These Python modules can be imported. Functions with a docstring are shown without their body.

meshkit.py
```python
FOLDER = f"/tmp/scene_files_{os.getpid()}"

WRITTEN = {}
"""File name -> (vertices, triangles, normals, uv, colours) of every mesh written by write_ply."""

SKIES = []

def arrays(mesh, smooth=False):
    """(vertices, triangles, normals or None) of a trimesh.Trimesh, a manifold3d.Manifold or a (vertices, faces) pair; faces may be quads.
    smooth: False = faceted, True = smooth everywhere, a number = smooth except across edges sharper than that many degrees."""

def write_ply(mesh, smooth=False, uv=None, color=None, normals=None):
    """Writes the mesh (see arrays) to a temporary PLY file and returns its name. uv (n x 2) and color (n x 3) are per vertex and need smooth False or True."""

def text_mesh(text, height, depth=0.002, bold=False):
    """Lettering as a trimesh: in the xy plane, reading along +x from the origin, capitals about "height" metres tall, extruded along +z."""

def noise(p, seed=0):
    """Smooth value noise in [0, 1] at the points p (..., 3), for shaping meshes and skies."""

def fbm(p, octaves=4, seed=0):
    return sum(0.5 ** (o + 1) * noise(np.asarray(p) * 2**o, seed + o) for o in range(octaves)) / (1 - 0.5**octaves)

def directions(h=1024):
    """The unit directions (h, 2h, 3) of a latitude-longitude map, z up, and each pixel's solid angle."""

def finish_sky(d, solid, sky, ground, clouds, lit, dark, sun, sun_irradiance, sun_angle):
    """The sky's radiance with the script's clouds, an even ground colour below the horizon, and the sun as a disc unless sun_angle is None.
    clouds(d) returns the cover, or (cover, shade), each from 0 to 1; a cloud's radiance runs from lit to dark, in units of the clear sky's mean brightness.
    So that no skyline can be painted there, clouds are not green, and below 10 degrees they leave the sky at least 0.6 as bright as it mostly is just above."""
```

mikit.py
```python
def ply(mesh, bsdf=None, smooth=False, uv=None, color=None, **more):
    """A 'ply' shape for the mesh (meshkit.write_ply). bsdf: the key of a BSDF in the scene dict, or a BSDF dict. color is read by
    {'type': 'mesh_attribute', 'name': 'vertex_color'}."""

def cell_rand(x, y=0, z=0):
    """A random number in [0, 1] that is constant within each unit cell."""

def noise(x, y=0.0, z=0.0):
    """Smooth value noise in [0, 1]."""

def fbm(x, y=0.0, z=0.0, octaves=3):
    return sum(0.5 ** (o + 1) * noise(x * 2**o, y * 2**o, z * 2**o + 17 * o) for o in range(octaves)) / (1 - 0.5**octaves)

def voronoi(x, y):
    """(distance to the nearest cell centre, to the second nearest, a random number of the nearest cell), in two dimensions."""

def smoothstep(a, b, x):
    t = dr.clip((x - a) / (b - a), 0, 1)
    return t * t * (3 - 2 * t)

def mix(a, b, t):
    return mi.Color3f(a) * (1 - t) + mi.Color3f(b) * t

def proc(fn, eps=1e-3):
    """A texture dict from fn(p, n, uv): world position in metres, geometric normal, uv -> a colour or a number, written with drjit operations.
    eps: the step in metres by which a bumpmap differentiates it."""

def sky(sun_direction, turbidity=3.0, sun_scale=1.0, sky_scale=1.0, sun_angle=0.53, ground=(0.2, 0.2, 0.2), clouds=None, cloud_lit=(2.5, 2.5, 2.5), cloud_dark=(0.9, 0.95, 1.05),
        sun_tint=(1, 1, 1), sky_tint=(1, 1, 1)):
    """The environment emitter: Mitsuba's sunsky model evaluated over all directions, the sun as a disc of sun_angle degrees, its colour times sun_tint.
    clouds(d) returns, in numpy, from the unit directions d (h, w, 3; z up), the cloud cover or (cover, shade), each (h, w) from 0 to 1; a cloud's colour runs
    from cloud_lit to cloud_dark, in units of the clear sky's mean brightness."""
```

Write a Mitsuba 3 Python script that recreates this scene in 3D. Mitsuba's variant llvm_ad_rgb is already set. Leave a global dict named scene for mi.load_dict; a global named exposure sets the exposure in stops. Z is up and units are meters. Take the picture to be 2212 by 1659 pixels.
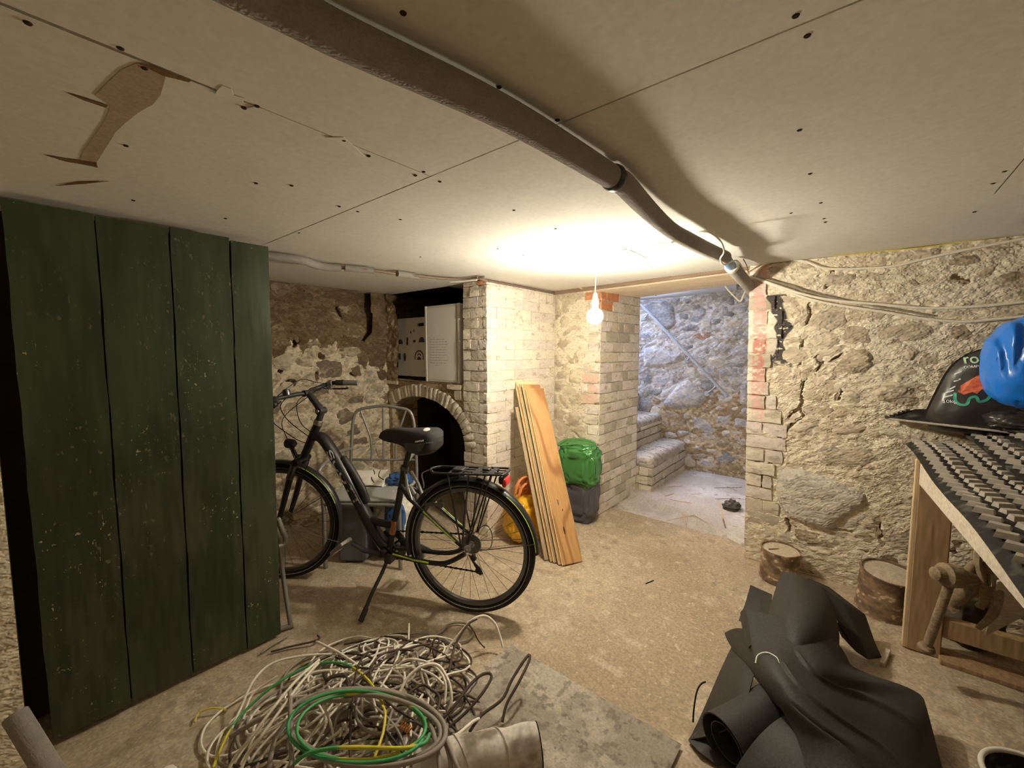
import math, random, numpy as np, trimesh, mitsuba as mi, drjit as dr, mikit
from mikit import noise, fbm, smoothstep, mix, cell_rand, voronoi
from shapely.geometry import Polygon, Point, LineString, MultiPolygon, box as sbox
from shapely.ops import unary_union
import shapely
from scipy.spatial import Delaunay, cKDTree, Voronoi as SVoronoi
T = mi.ScalarTransform4f
scene, labels = {}, {}

# ------------------------------------------------------------------ camera, daylight, exposure
EYE = np.array([0, 0, 1.41]); FOC = 905.0
PITCH, AZ = math.radians(4.6), math.radians(39.7)
FW = np.array([math.cos(AZ)*math.cos(PITCH), math.sin(AZ)*math.cos(PITCH), -math.sin(PITCH)])
RT = np.array([math.sin(AZ), -math.cos(AZ), 0.0]); UP = np.cross(RT, FW)
scene['camera'] = {'type': 'perspective', 'fov': 2*math.degrees(math.atan(1106/FOC)), 'fov_axis': 'x', 'near_clip': 0.02, 'far_clip': 60.0,
                   'to_world': T().look_at(origin=EYE.tolist(), target=(EYE+FW).tolist(), up=[0, 0, 1])}
exposure = 4.2
BULB_POWER, BULB_TINT = 42.0, (1.0, 0.90, 0.715)
scene['sky'] = mikit.sky((0.3, 0.5, 0.8), turbidity=3.0, sun_scale=0.0, sky_scale=1.0, ground=(.2, .2, .2), sky_tint=(8.2, 6.0, 4.9))

def ray(px, py):
    d = FW*FOC + RT*(px-1106) - UP*(py-829.5)
    return d/np.linalg.norm(d)
def on(px, py, axis, c):
    """The point of the plane x_axis = c that the photograph shows at a pixel (measuring by the photograph)."""
    d = ray(px, py); return EYE + d*((c-EYE[axis])/d[axis])
def along(px, py, rng):
    d = ray(px, py); return EYE + d*(rng/math.hypot(d[0], d[1]))

# ------------------------------------------------------------------ helpers
_count = {}
def numbered(base):
    n = _count.get(base, 0); _count[base] = n+1
    return base if n == 0 else '%s_%03d' % (base, n)
def obj(name, mesh, mat, parent=None, smooth=30, uv=None, label=None, cat=None, group=None, kind=None):
    key = numbered((parent+'__' if parent else '')+name)
    if isinstance(mesh, dict): scene[key] = dict(mesh)
    else:
        if uv is not None: smooth = True if smooth is not False else False
        scene[key] = mikit.ply(mesh, mat, smooth=smooth, uv=uv)
    tag(key, label, cat, group, kind); return key
def thing(name, label, cat, group=None):
    key = numbered(name); tag(key, label, cat, group); return key
def tag(key, label=None, cat=None, group=None, kind=None):
    d = {k: v for k, v in (('label', label), ('category', cat), ('group', group), ('kind', kind)) if v}
    if d: labels[key] = d
def N(v): v = np.asarray(v, float); return v/max(np.linalg.norm(v), 1e-12)
def join(*ms):
    ms = [m for m in (ms[0] if len(ms) == 1 and isinstance(ms[0], list) else ms) if m is not None]
    vs, fs, k = [], [], 0
    for m in ms:
        v, f = (m.vertices, m.faces) if hasattr(m, 'faces') else m
        vs.append(np.asarray(v)); fs.append(np.asarray(f)+k); k += len(v)
    return trimesh.Trimesh(np.vstack(vs), np.vstack(fs), process=False)
def place(mesh, M):
    m = mesh.copy(); m.apply_transform(M); return m
def frame_matrix(o, x, y, z):
    M = np.eye(4); M[:3, 0], M[:3, 1], M[:3, 2], M[:3, 3] = x, y, z, o; return M
def cat_rom(pts, step=None, per=8, closed=False):
    P = np.asarray(pts, float)
    if len(P) < 3 and not closed: return P
    n = len(P); out = []
    for i in range(n if closed else n-1):
        g = lambda j: P[j % n] if closed else P[min(max(j, 0), n-1)]
        p0, p1, p2, p3 = g(i-1), g(i), g(i+1), g(i+2)
        k = per if step is None else max(2, int(np.linalg.norm(p2-p1)/step))
        for t in np.linspace(0, 1, k, endpoint=False):
            out.append(.5*((2*p1)+(p2-p0)*t+(2*p0-5*p1+4*p2-p3)*t*t+(3*p1-p0-3*p2+p3)*t**3))
    if not closed: out.append(P[-1])
    return np.array(out)
def tube(pts, r, n=8, closed=False, caps=True, flat=None):
    """Swept tube; r a number or one per point. flat=(ry/rx) squashes it."""
    P = np.asarray(pts, float); m = len(P); R = np.broadcast_to(np.asarray(r, float), (m,))
    t = np.roll(P, -1, 0)-np.roll(P, 1, 0)
    if not closed: t[0], t[-1] = P[1]-P[0], P[-1]-P[-2]
    t /= np.maximum(np.linalg.norm(t, axis=1, keepdims=True), 1e-12)
    u = N(np.cross(t[0], [0, 0, 1] if abs(t[0][2]) < .9 else [1, 0, 0])); us = []
    for i in range(m):
        u = N(u-t[i]*(u@t[i])); us.append(u)
    us = np.array(us); ws = np.cross(t, us)
    a = np.arange(n)*2*math.pi/n
    k = 1 if flat is None else flat
    V = P[:, None]+R[:, None, None]*(np.cos(a)[None, :, None]*us[:, None]+k*np.sin(a)[None, :, None]*ws[:, None])
    V = V.reshape(-1, 3); F = []
    i = np.arange(m if closed else m-1)[:, None]; j = np.arange(n)[None]
    A, B = i*n+j, i*n+(j+1) % n; C, D = ((i+1) % m)*n+j, ((i+1) % m)*n+(j+1) % n
    F = np.stack([A, B, D, A, D, C], -1).reshape(-1, 3)
    if caps and not closed:
        V = np.vstack([V, P[:1], P[-1:]]); e = len(V)
        jj = np.arange(n)
        F = np.vstack([F, np.stack([jj*0+e-2, (jj+1) % n, jj], 1), np.stack([jj*0+e-1, (m-1)*n+jj, (m-1)*n+(jj+1) % n], 1)])
    return trimesh.Trimesh(V, F, process=False)
def box(lo, hi, b=0.0):
    """Box with chamfered edges."""
    lo, hi = np.minimum(lo, hi).astype(float), np.maximum(lo, hi).astype(float)
    if b <= 0:
        m = trimesh.creation.box(extents=hi-lo); m.apply_translation((lo+hi)/2); return m
    b = min(b, .45*(hi-lo).min()); pts = []
    for sx in (0, 1):
        for sy in (0, 1):
            for sz in (0, 1):
                c = np.array([(lo, hi)[sx][0], (lo, hi)[sy][1], (lo, hi)[sz][2]]); s = np.array([1-2*sx, 1-2*sy, 1-2*sz])*b
                for k in range(3):
                    q = c+s; q[k] = c[k]; pts.append(q)
    return trimesh.convex.convex_hull(np.array(pts))
def beam(a, b, w, h, up=(0, 0, 1), ch=0.003):
    """Rectangular bar from a to b: width w, height h (along up)."""
    a, b = np.asarray(a, float), np.asarray(b, float); x = N(b-a); y = N(np.cross(up, x)); z = np.cross(x, y)
    return place(box([0, -w/2, -h/2], [np.linalg.norm(b-a), w/2, h/2], ch), frame_matrix(a, x, y, z))
def rod(a, b, r, n=8): return tube([a, b], r, n)
def lathe(profile, n=24, o=(0, 0, 0), axis=(0, 0, 1)):
    """Surface of revolution from (radius, height) pairs about axis at o."""
    p = np.asarray(profile, float); a = np.arange(n)*2*math.pi/n; m = len(p)
    V = np.stack([p[:, 0:1]*np.cos(a), p[:, 0:1]*np.sin(a), np.repeat(p[:, 1:2], n, 1)], -1).reshape(-1, 3)
    i = np.arange(m-1)[:, None]; j = np.arange(n)[None]
    F = np.stack([i*n+j, i*n+(j+1) % n, (i+1)*n+(j+1) % n, i*n+j, (i+1)*n+(j+1) % n, (i+1)*n+j], -1).reshape(-1, 3)
    me = trimesh.Trimesh(V, F, process=False)
    z = N(axis); x = N(np.cross([0, 1, 0] if abs(z[1]) < .9 else [1, 0, 0], z))
    return place(me, frame_matrix(np.asarray(o, float), x, np.cross(z, x), z))
def plate(poly, thick, o=(0, 0, 0), x=(1, 0, 0), y=(0, 1, 0), z=None):
    """Flat shape (shapely polygon or points in x, y) of a thickness along z, from o."""
    P = poly if hasattr(poly, 'geom_type') else Polygon(poly)
    if not P.is_valid: P = P.buffer(0)
    ps = list(P.geoms) if P.geom_type == 'MultiPolygon' else [P]
    x, y = N(x), N(y); z = N(np.cross(x, y)) if z is None else N(z)
    return join([place(trimesh.creation.extrude_polygon(q, thick), frame_matrix(np.asarray(o, float), x, y, z)) for q in ps if q.area > 1e-9])
def n3(p, s=1.0, octv=3, seed=0.0):
    """numpy fractal value noise in [-1, 1] of points (n, 3)."""
    p = np.asarray(p, float)*s+seed*17.3; out = np.zeros(len(p)); amp, tot = 1.0, 0
    for o in range(octv):
        q = p*2**o+o*31.7; i = np.floor(q).astype(np.int64); f = q-i; f = f*f*(3-2*f)
        def h(a, b, c):
            k = (i[:, 0]+a)*374761393+(i[:, 1]+b)*668265263+(i[:, 2]+c)*2147483647
            k = (k ^ (k >> 13)) & 0xffffffff; k = (k*1274126177) & 0xffffffff
            return ((k ^ (k >> 16)) & 0xffffff)/16777215.0
        L = lambda a, b, t: a+(b-a)*t
        v = L(L(L(h(0,0,0), h(1,0,0), f[:,0]), L(h(0,1,0), h(1,1,0), f[:,0]), f[:,1]), L(L(h(0,0,1), h(1,0,1), f[:,0]), L(h(0,1,1), h(1,1,1), f[:,0]), f[:,1]), f[:,2])
        out += amp*(2*v-1); tot += amp; amp *= .5
    return out/tot
def grid_mesh(nu, nv, fn):
    """(nu x nv) sheet from fn(U, V) -> points, U and V in [0, 1]."""
    U, V = np.meshgrid(np.linspace(0, 1, nu), np.linspace(0, 1, nv), indexing='ij')
    P = fn(U.ravel(), V.ravel()); i = np.arange(nu-1)[:, None]; j = np.arange(nv-1)[None]
    a = i*nv+j; F = np.stack([a, a+nv, a+nv+1, a, a+nv+1, a+1], -1).reshape(-1, 3)
    return trimesh.Trimesh(P, F, process=False)
def thick(sheet, t):
    """A sheet given a thickness t along its normals."""
    v, f = np.asarray(sheet.vertices), np.asarray(sheet.faces)
    n = np.zeros_like(v); fn = np.cross(v[f[:, 1]]-v[f[:, 0]], v[f[:, 2]]-v[f[:, 0]])
    for k in range(3): np.add.at(n, f[:, k], fn)
    n /= np.maximum(np.linalg.norm(n, axis=1, keepdims=True), 1e-12); m = len(v)
    e = np.vstack([f[:, [0, 1]], f[:, [1, 2]], f[:, [2, 0]]]); code = {(a, b) for a, b in e}
    rim = np.array([(a, b) for a, b in e if (b, a) not in code])
    side = np.vstack([np.stack([rim[:, 1], rim[:, 0], rim[:, 0]+m], 1), np.stack([rim[:, 1], rim[:, 0]+m, rim[:, 1]+m], 1)])
    return trimesh.Trimesh(np.vstack([v+n*t/2, v-n*t/2]), np.vstack([f, f[:, ::-1]+m, side]), process=False)

# ------------------------------------------------------------------ materials
def rgb(c): return {'type': 'rgb', 'value': [float(x) for x in c]}
def mat(key, color, rough=.7, metal=0.0, spec=.5, bump=None, coat=0.0, sheen=0.0, eps=1e-3, strans=None):
    col = mikit.proc(color) if callable(color) else rgb(color)
    d = {'type': 'principled', 'base_color': col, 'roughness': rough, 'metallic': metal, 'specular': spec}
    if coat: d['clearcoat'] = coat; d['clearcoat_gloss'] = .85
    if sheen: d['sheen'] = sheen
    if bump: d = {'type': 'bumpmap', 'arbitrary': mikit.proc(bump, eps), 'scale': 1.0, 'bsdf': d}
    scene[key] = {'type': 'twosided', 'bsdf': d}
def matte(key, color, bump=None, eps=1e-3):
    d = {'type': 'diffuse', 'reflectance': mikit.proc(color) if callable(color) else rgb(color)}
    if bump: d = {'type': 'bumpmap', 'arbitrary': mikit.proc(bump, eps), 'scale': 1.0, 'bsdf': d}
    scene[key] = {'type': 'twosided', 'bsdf': d}
def C(r, g, b): return mi.Color3f(r, g, b)
# surfaces of the building
def pick(k, table):
    out = mi.Color3f(*table[0])
    for i, c in enumerate(table[1:]): out = dr.select(k > i+.5, mi.Color3f(*c), out)
    return out
STONE = [(.42,.37,.30), (.38,.30,.21), (.50,.42,.31), (.21,.17,.125), (.50,.40,.31), (.66,.56,.43), (.58,.54,.475), (.56,.49,.39),
         (.155,.11,.07), (.21,.155,.10), (.33,.33,.34), (.44,.43,.43), (.27,.26,.26), (.52,.50,.49), (.40,.25,.17), (.095,.085,.078)]
SMEAR = [.55, .5, .6, .25, .55, .9, .3, .65, .18, .3, .35, .45, .3, .6, .3, .08]
def stone_color(p, n, uv):
    k = dr.floor(uv.x/10)
    base = pick(k, STONE); sm = pick(k, [(a, a, a) for a in SMEAR]).x
    f = fbm(p.x*14, p.y*14, p.z*17, 3); g = fbm(p.x*60, p.y*60, p.z*60, 2)
    lime = mix((.72, .63, .48), (.54, .45, .33), smoothstep(.3, .7, fbm(p.x*9+3, p.y*9, p.z*9, 2)))
    w = smoothstep(.62-.45*sm, .86-.45*sm, f*.65+g*.35)
    c = base*(.62+.75*g)*(.8+.4*f)
    return mix(c, lime*(.8+.35*g), w*sm*1.1)
def stone_bump(p, n, uv):
    return .012*fbm(p.x*26, p.y*26, p.z*30, 3)+.005*noise(p.x*120, p.y*120, p.z*120)
matte('stone', stone_color, stone_bump, 2e-3)
def mortar(name, lit, dark, spot, thr=.5, paint=None):
    def col(p, n, uv):
        f = fbm(p.x*7, p.y*7, p.z*8, 3); g = fbm(p.x*40, p.y*40, p.z*40, 3); h = noise(p.x*110, p.y*110, p.z*110)
        c = mix(lit, dark, smoothstep(thr-.12, thr+.12, f*.55+g*.45))
        c = mix(c, spot, smoothstep(.68, .80, h*.45+g*.55))*(.72+.5*h); return paint(c, p) if paint else c
    def bmp(p, n, uv): return .017*fbm(p.x*42, p.y*42, p.z*46, 4)+.004*noise(p.x*190, p.y*190, p.z*190)
    matte(name, col, bmp, 2e-3)
mortar('lime_cream', (.84,.755,.59), (.62,.53,.385), (.22,.165,.11), .58)
mortar('lime_brown', (.60,.49,.33), (.34,.25,.15), (.10,.07,.045), .46)
mortar('lime_streaked', (.74,.65,.49), (.40,.31,.20), (.11,.08,.05), .54)
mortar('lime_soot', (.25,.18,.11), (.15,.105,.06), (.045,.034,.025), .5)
mortar('lime_pale', (.62,.60,.58), (.42,.37,.31), (.17,.14,.12), .52)
BRICK = [(.80,.735,.62), (.72,.655,.545), (.66,.59,.475), (.62,.27,.13), (.74,.52,.42), (.52,.47,.38), (.13,.12,.11), (.74,.665,.60)]
def brick_color(p, n, uv):
    k = dr.floor(uv.x/10)
    f = fbm(p.x*16, p.y*16, p.z*22, 3); g = fbm(p.x*70, p.y*70, p.z*70, 2)
    c = pick(k, BRICK)*(.78+.42*g)
    worn = smoothstep(.56, .66, f*.6+g*.4)
    c = mix(c, mi.Color3f(.44, .37, .28)*(.6+.7*g), worn*.75)
    stain = smoothstep(.62, .72, fbm(p.x*5+9, p.y*5, p.z*6, 4)*.6+.4*g)
    return mix(c, mi.Color3f(.36, .31, .25)*(.5+g), stain*.55)
def brick_bump(p, n, uv): return .006*fbm(p.x*28, p.y*28, p.z*28, 3)+.0022*noise(p.x*140, p.y*140, p.z*140)
matte('brick', brick_color, brick_bump, 2e-3)
def old_paint(c, p):                            # red and black paint left on the wall's edge by the doorway
    g = fbm(p.x*50, p.y*50, p.z*50, 3); e = .05*(noise(p.z*9, p.y*9)-.5)
    red = smoothstep(.012, .0, dr.abs(p.y-.485+e*.3)-.030)*smoothstep(.95, 1.02, p.z+.3*(g-.5))*smoothstep(.30, .56, g)
    c = mix(c, mix((.74,.44,.38), (.56,.19,.15), smoothstep(.4, .75, noise(p.z*7, 3.))), red*.8)
    blk = smoothstep(.006, -.004, dr.abs(p.y-.378+e-.10*(p.z-1.55))-.034-.03*(noise(p.z*22, 1.)-.5))*smoothstep(1.31, 1.36, p.z+.12*(g-.5))*smoothstep(1.745, 1.735, p.z)
    return mix(c, mi.Color3f(.085, .075, .07)*(.6+g), blk*smoothstep(.26, .40, g))
matte('jamb_brick', lambda p, n, uv: old_paint(brick_color(p, n, uv), p), brick_bump, 2e-3)
def floor_color(p, n, uv):
    f = fbm(p.x*2.2, p.y*2.2, 1.0, 4); g = fbm(p.x*18, p.y*18, 2.0, 3); h = noise(p.x*140, p.y*140, 0.)
    c = mix((.385,.305,.212), (.475,.385,.275), smoothstep(.3, .7, f))
    c = mix(c, (.26,.195,.135), smoothstep(.56, .74, f*.35+g*.65)*.5)
    c = mix(c, (.66,.58,.46), smoothstep(.58, .76, fbm(p.x*14+7, p.y*14, 5., 4))*.35)
    crumbs = smoothstep(.86, .93, noise(p.x*75+3, p.y*75, 8.))
    return mix(c*(.78+.4*h), (.62,.54,.43), crumbs*.6)
def floor_bump(p, n, uv): return .008*fbm(p.x*11, p.y*11, 0., 3)+.003*fbm(p.x*70, p.y*70, 4., 2)
mat('concrete', floor_color, .78, 0, .3, floor_bump, eps=2e-3)
def slab_color(p, n, uv):
    f = fbm(p.x*3, p.y*3, 1.0, 4); g = fbm(p.x*22, p.y*22, p.z*22, 3)
    c = mix((.50,.46,.41), (.64,.61,.57), smoothstep(.35, .62, f))
    return mix(c, (.34,.28,.21), smoothstep(.52, .68, f*.45+g*.55)*.7)*(.8+.35*noise(p.x*130, p.y*130, p.z*130))
matte('pale_slab', slab_color, floor_bump, 2e-3)
def board_color(p, n, uv):
    g = fbm(p.x*90, p.y*90, 1., 2); f = fbm(p.x*1.6, p.y*1.6, 3., 3)
    return mix((.725,.70,.635), (.765,.74,.675), smoothstep(.35, .65, f))*(.93+.12*g)
matte('plasterboard', board_color)
matte('void', (.006, .005, .005)); matte('joint_dark', (.06, .04, .028))
matte('paper_torn', lambda p, n, uv: mix((.42,.315,.235), (.50,.39,.30), fbm(p.x*30, p.y*30, 0., 3))*(.85+.25*noise(p.x*200, p.y*200, 1.)))
matte('tear_shadow_brown', lambda p, n, uv: mix((.16,.095,.045), (.24,.15,.08), noise(p.x*60, p.y*60, 0.)))  # brown of the shadow wedges painted along the tear
matte('filler_white', (.78, .75, .69)); matte('soot', lambda p, n, uv: mix((.035,.028,.023), (.075,.058,.044), fbm(p.x*9, p.y*9, p.z*9, 3)))  # soot; also the shade colour of the boards added at the green planks

mortar('jamb_lime', (.84,.755,.59), (.62,.53,.385), (.22,.165,.11), .58, old_paint)
class Frame:
    """A wall: s to the right along it, z up it, h out of it."""
    def __init__(self, o, s, zd, n): self.o, self.s, self.zd, self.n = (np.asarray(a, float) for a in (o, s, zd, n)); self.n = N(self.n)
    def pt(self, s, z, h=0): 
        s, z = np.asarray(s, float), np.asarray(z, float); h = np.broadcast_to(h, s.shape)
        return self.o+s[..., None]*self.s+z[..., None]*self.zd+h[..., None]*self.n
    def px(self, x, y):
        d = ray(x, y); t = ((self.o-EYE)@self.n)/(d@self.n); q = EYE+d*t-self.o
        z = q[2]/self.zd[2]; return (q-z*self.zd)@self.s/(self.s@self.s), z
def from_zoom(x0, y0, sc, *polys): return [[(x0+a/sc, y0+b/sc) for a, b in p] for p in polys]
def smooth_poly(P, r):
    return P.buffer(-r).buffer(2*r).buffer(-r)
def biggest(P):
    if P.is_empty: return None
    if P.geom_type in ('MultiPolygon', 'GeometryCollection'):
        g = [q for q in P.geoms if q.geom_type == 'Polygon']
        return max(g, key=lambda q: q.area) if g else None
    return P if P.geom_type == 'Polygon' else None
def stone_mesh(fr, P, rng, proud, d, seed, base=None):
    L = P.exterior.length; nb = max(9, int(L/d))
    B = np.array([P.exterior.interpolate(t*L/nb).coords[0] for t in range(nb)])
    B += rng.normal(0, .10*d, B.shape)
    x0, y0, x1, y1 = P.bounds
    gx, gy = np.meshgrid(np.arange(x0+d*.5, x1, d), np.arange(y0+d*.5, y1, d*.9)); I = np.stack([gx.ravel(), gy.ravel()], 1)
    if len(I): I += rng.uniform(-.28*d, .28*d, I.shape)
    inner = P.buffer(-.5*d)
    if len(I) and not inner.is_empty: I = I[shapely.contains_xy(inner, I[:, 0], I[:, 1])]
    else: I = np.zeros((0, 2))
    Q = np.vstack([B, I]) if len(I) else np.vstack([B, B.mean(0)[None]])
    tri = Delaunay(Q).simplices; cen = Q[tri].mean(1)
    PP = Polygon(B)
    tri = tri[shapely.contains_xy(PP.buffer(1e-6) if PP.is_valid else P.buffer(.2*d), cen[:, 0], cen[:, 1])]
    a, b, c = Q[tri[:, 0]], Q[tri[:, 1]], Q[tri[:, 2]]
    flip = ((b-a)[:, 0]*(c-a)[:, 1]-(b-a)[:, 1]*(c-a)[:, 0]) < 0
    tri[flip] = tri[flip][:, ::-1]
    e = cKDTree(B).query(Q)[0]; e[:nb] = 0
    w = rng.uniform(.012, .028); m = Q.mean(0); tx, ty = rng.normal(0, .05, 2)
    h = proud*(1-np.exp(-e/w))+np.clip((Q[:, 0]-m[0])*tx+(Q[:, 1]-m[1])*ty, -.012, .012)*(e > 0)
    W = fr.pt(Q[:, 0], Q[:, 1], h); hn = n3(W, 7, 3, seed)*.011+n3(W, 26, 2, seed+3)*.004
    lift = base(Q[:, 0], Q[:, 1]) if base is not None else 0
    h = h+hn*np.minimum(1, e/.02)+lift-.002
    top = fr.pt(Q[:, 0], Q[:, 1], h); n0 = len(Q)
    V = np.vstack([top, top[:nb], fr.pt(B[:, 0], B[:, 1], (lift[:nb] if base is not None else 0)-.05)])
    i = np.arange(nb)+n0; j = (np.arange(nb)+1) % nb+n0
    F = np.vstack([tri, np.stack([j, i, i+nb], 1), np.stack([j, i+nb, j+nb], 1)])
    return trimesh.Trimesh(V, F, process=False), np.vstack([Q, B, B])
def rubble(holder, fr, region, traced, tints, cell, rng, joint=.012, proud=(.006, .02), d=.02, base=None, keep=None, mat_='stone', limit=300):
    done, n, out = [], 0, []
    for pp, k in traced:
        P = Polygon([fr.px(*q) for q in pp]).buffer(0)
        P = biggest(smooth_poly(P, .008).intersection(region))
        if P is None: continue
        for q in done: P = P.difference(q.buffer(joint*.6))
        P = biggest(P)
        if P is not None and P.area > .0006: done.append(P); out.append((P, k, True))
    x0, y0, x1, y1 = region.bounds; cw, chh = cell; pts = []
    for r_, zz in enumerate(np.arange(y0-chh, y1+chh, chh)):
        for ss in np.arange(x0-cw, x1+cw, cw): pts.append((ss+(r_ % 2)*cw/2+rng.uniform(-.38, .38)*cw, zz+rng.uniform(-.36, .36)*chh))
    pts = np.array(pts); vor = SVoronoi(pts*[chh/cw, 1])
    hard = unary_union([q.buffer(joint) for q in done]) if done else Polygon()
    for ri in vor.point_region:
        reg = vor.regions[ri]
        if -1 in reg or len(reg) < 3: continue
        P = Polygon(vor.vertices[reg]/[chh/cw, 1]).intersection(region).difference(hard)
        P = biggest(P)
        if P is None: continue
        P = P.buffer(-rng.uniform(.55, 1.5)*joint)
        P = biggest(P.buffer(-.012).buffer(.012)) if not P.is_empty else None
        if P is None or P.area < .0011: continue
        c = P.centroid
        if keep is not None and not keep(c.x, c.y): continue
        k = tints(c.x, c.y) if callable(tints) else rng.choice(tints)
        out.append((P, k, False))
    for P, k, tr in out[:limit]:
        pr = rng.uniform(*proud)*(1.25 if tr else 1)+(.030 if tr and P.area > .06 else 0)
        m, q = stone_mesh(fr, P, rng, pr, d*(.8 if P.area < .01 else 1), n, base); n += 1
        obj('stone', m, mat_, holder, smooth=True, uv=np.stack([q[:, 0]*.5+10*k+5, q[:, 1]], 1))
    return [o[0] for o in out]
def mortar_sheet(fr, region, stones, d, amp, seed, extra=None, base=None):
    x0, y0, x1, y1 = region.bounds; nu, nv = int((x1-x0)/d)+2, int((y1-y0)/d)+2
    def fn(U, Vv):
        s, z = x0+U*(x1-x0), y0+Vv*(y1-y0)
        W = fr.pt(s, z); h = n3(W, 5, 3, seed)*amp+n3(W, 24, 3, seed+5)*amp*.8
        if base is not None: h = h+base(s, z)
        if extra is not None: h = h+extra(s, z)
        return fr.pt(s, z, h)
    m = grid_mesh(nu, nv, fn)
    c = np.stack([(x0+(i*(x1-x0)/(nu-1))*np.ones(nv)) for i in range(nu)]).ravel(), np.tile(np.linspace(y0, y1, nv), nu)
    ins = shapely.contains_xy(region, c[0], c[1]) | True
    fc = np.stack([c[0], c[1]], 1)[m.faces].mean(1)
    f = m.faces[shapely.contains_xy(region.buffer(d*.4), fc[:, 0], fc[:, 1])]
    s_, z_ = fr.s, fr.zd
    if np.cross(s_, z_) @ fr.n < 0: f = f[:, ::-1]
    m = trimesh.Trimesh(m.vertices, f, process=False); m.remove_unreferenced_vertices(); return m
def groove(fr, pxs, width, depth):
    L = LineString([fr.px(*q) for q in pxs]); P = np.array([L.interpolate(t, True).coords[0] for t in np.linspace(0, 1, 160)]); tree = cKDTree(P)
    rng = np.random.default_rng(len(pxs)); wv = width*rng.uniform(.35, 1.3, 160)
    def f(s, z):
        e, i = tree.query(np.stack([s, z], 1)); return -depth*np.clip(3*(1.35-e/wv[i]), 0, 1)
    return f
def bricks(holder, fr, s0, s1, z0, z1, rng, course=.075, length=.215, joint=.009, proud=(.003, .008), tint=None, clip=None, mat_='brick', depth=.05, first=0):
    r_ = first; z = z0
    while z < z1-.02:
        zt = min(z+course-joint, z1); s = s0-(.5*length if r_ % 2 else 0)+(0 if r_ % 2 else 0)
        hdr = r_ % 5 == 3
        while s < s1-.015:
            e = s+(length*.5 if hdr else length); a, b = max(s, s0), min(e-joint, s1); s = e
            if b-a < .025: continue
            if clip is not None and not clip(a, b, z, zt): continue
            pr = rng.uniform(*proud); k = tint((a+b)/2, (z+zt)/2) if tint else 0
            one_brick(holder, fr, a, b, z, zt, pr, k, rng, mat_, depth)
        z += course; r_ += 1
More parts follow.
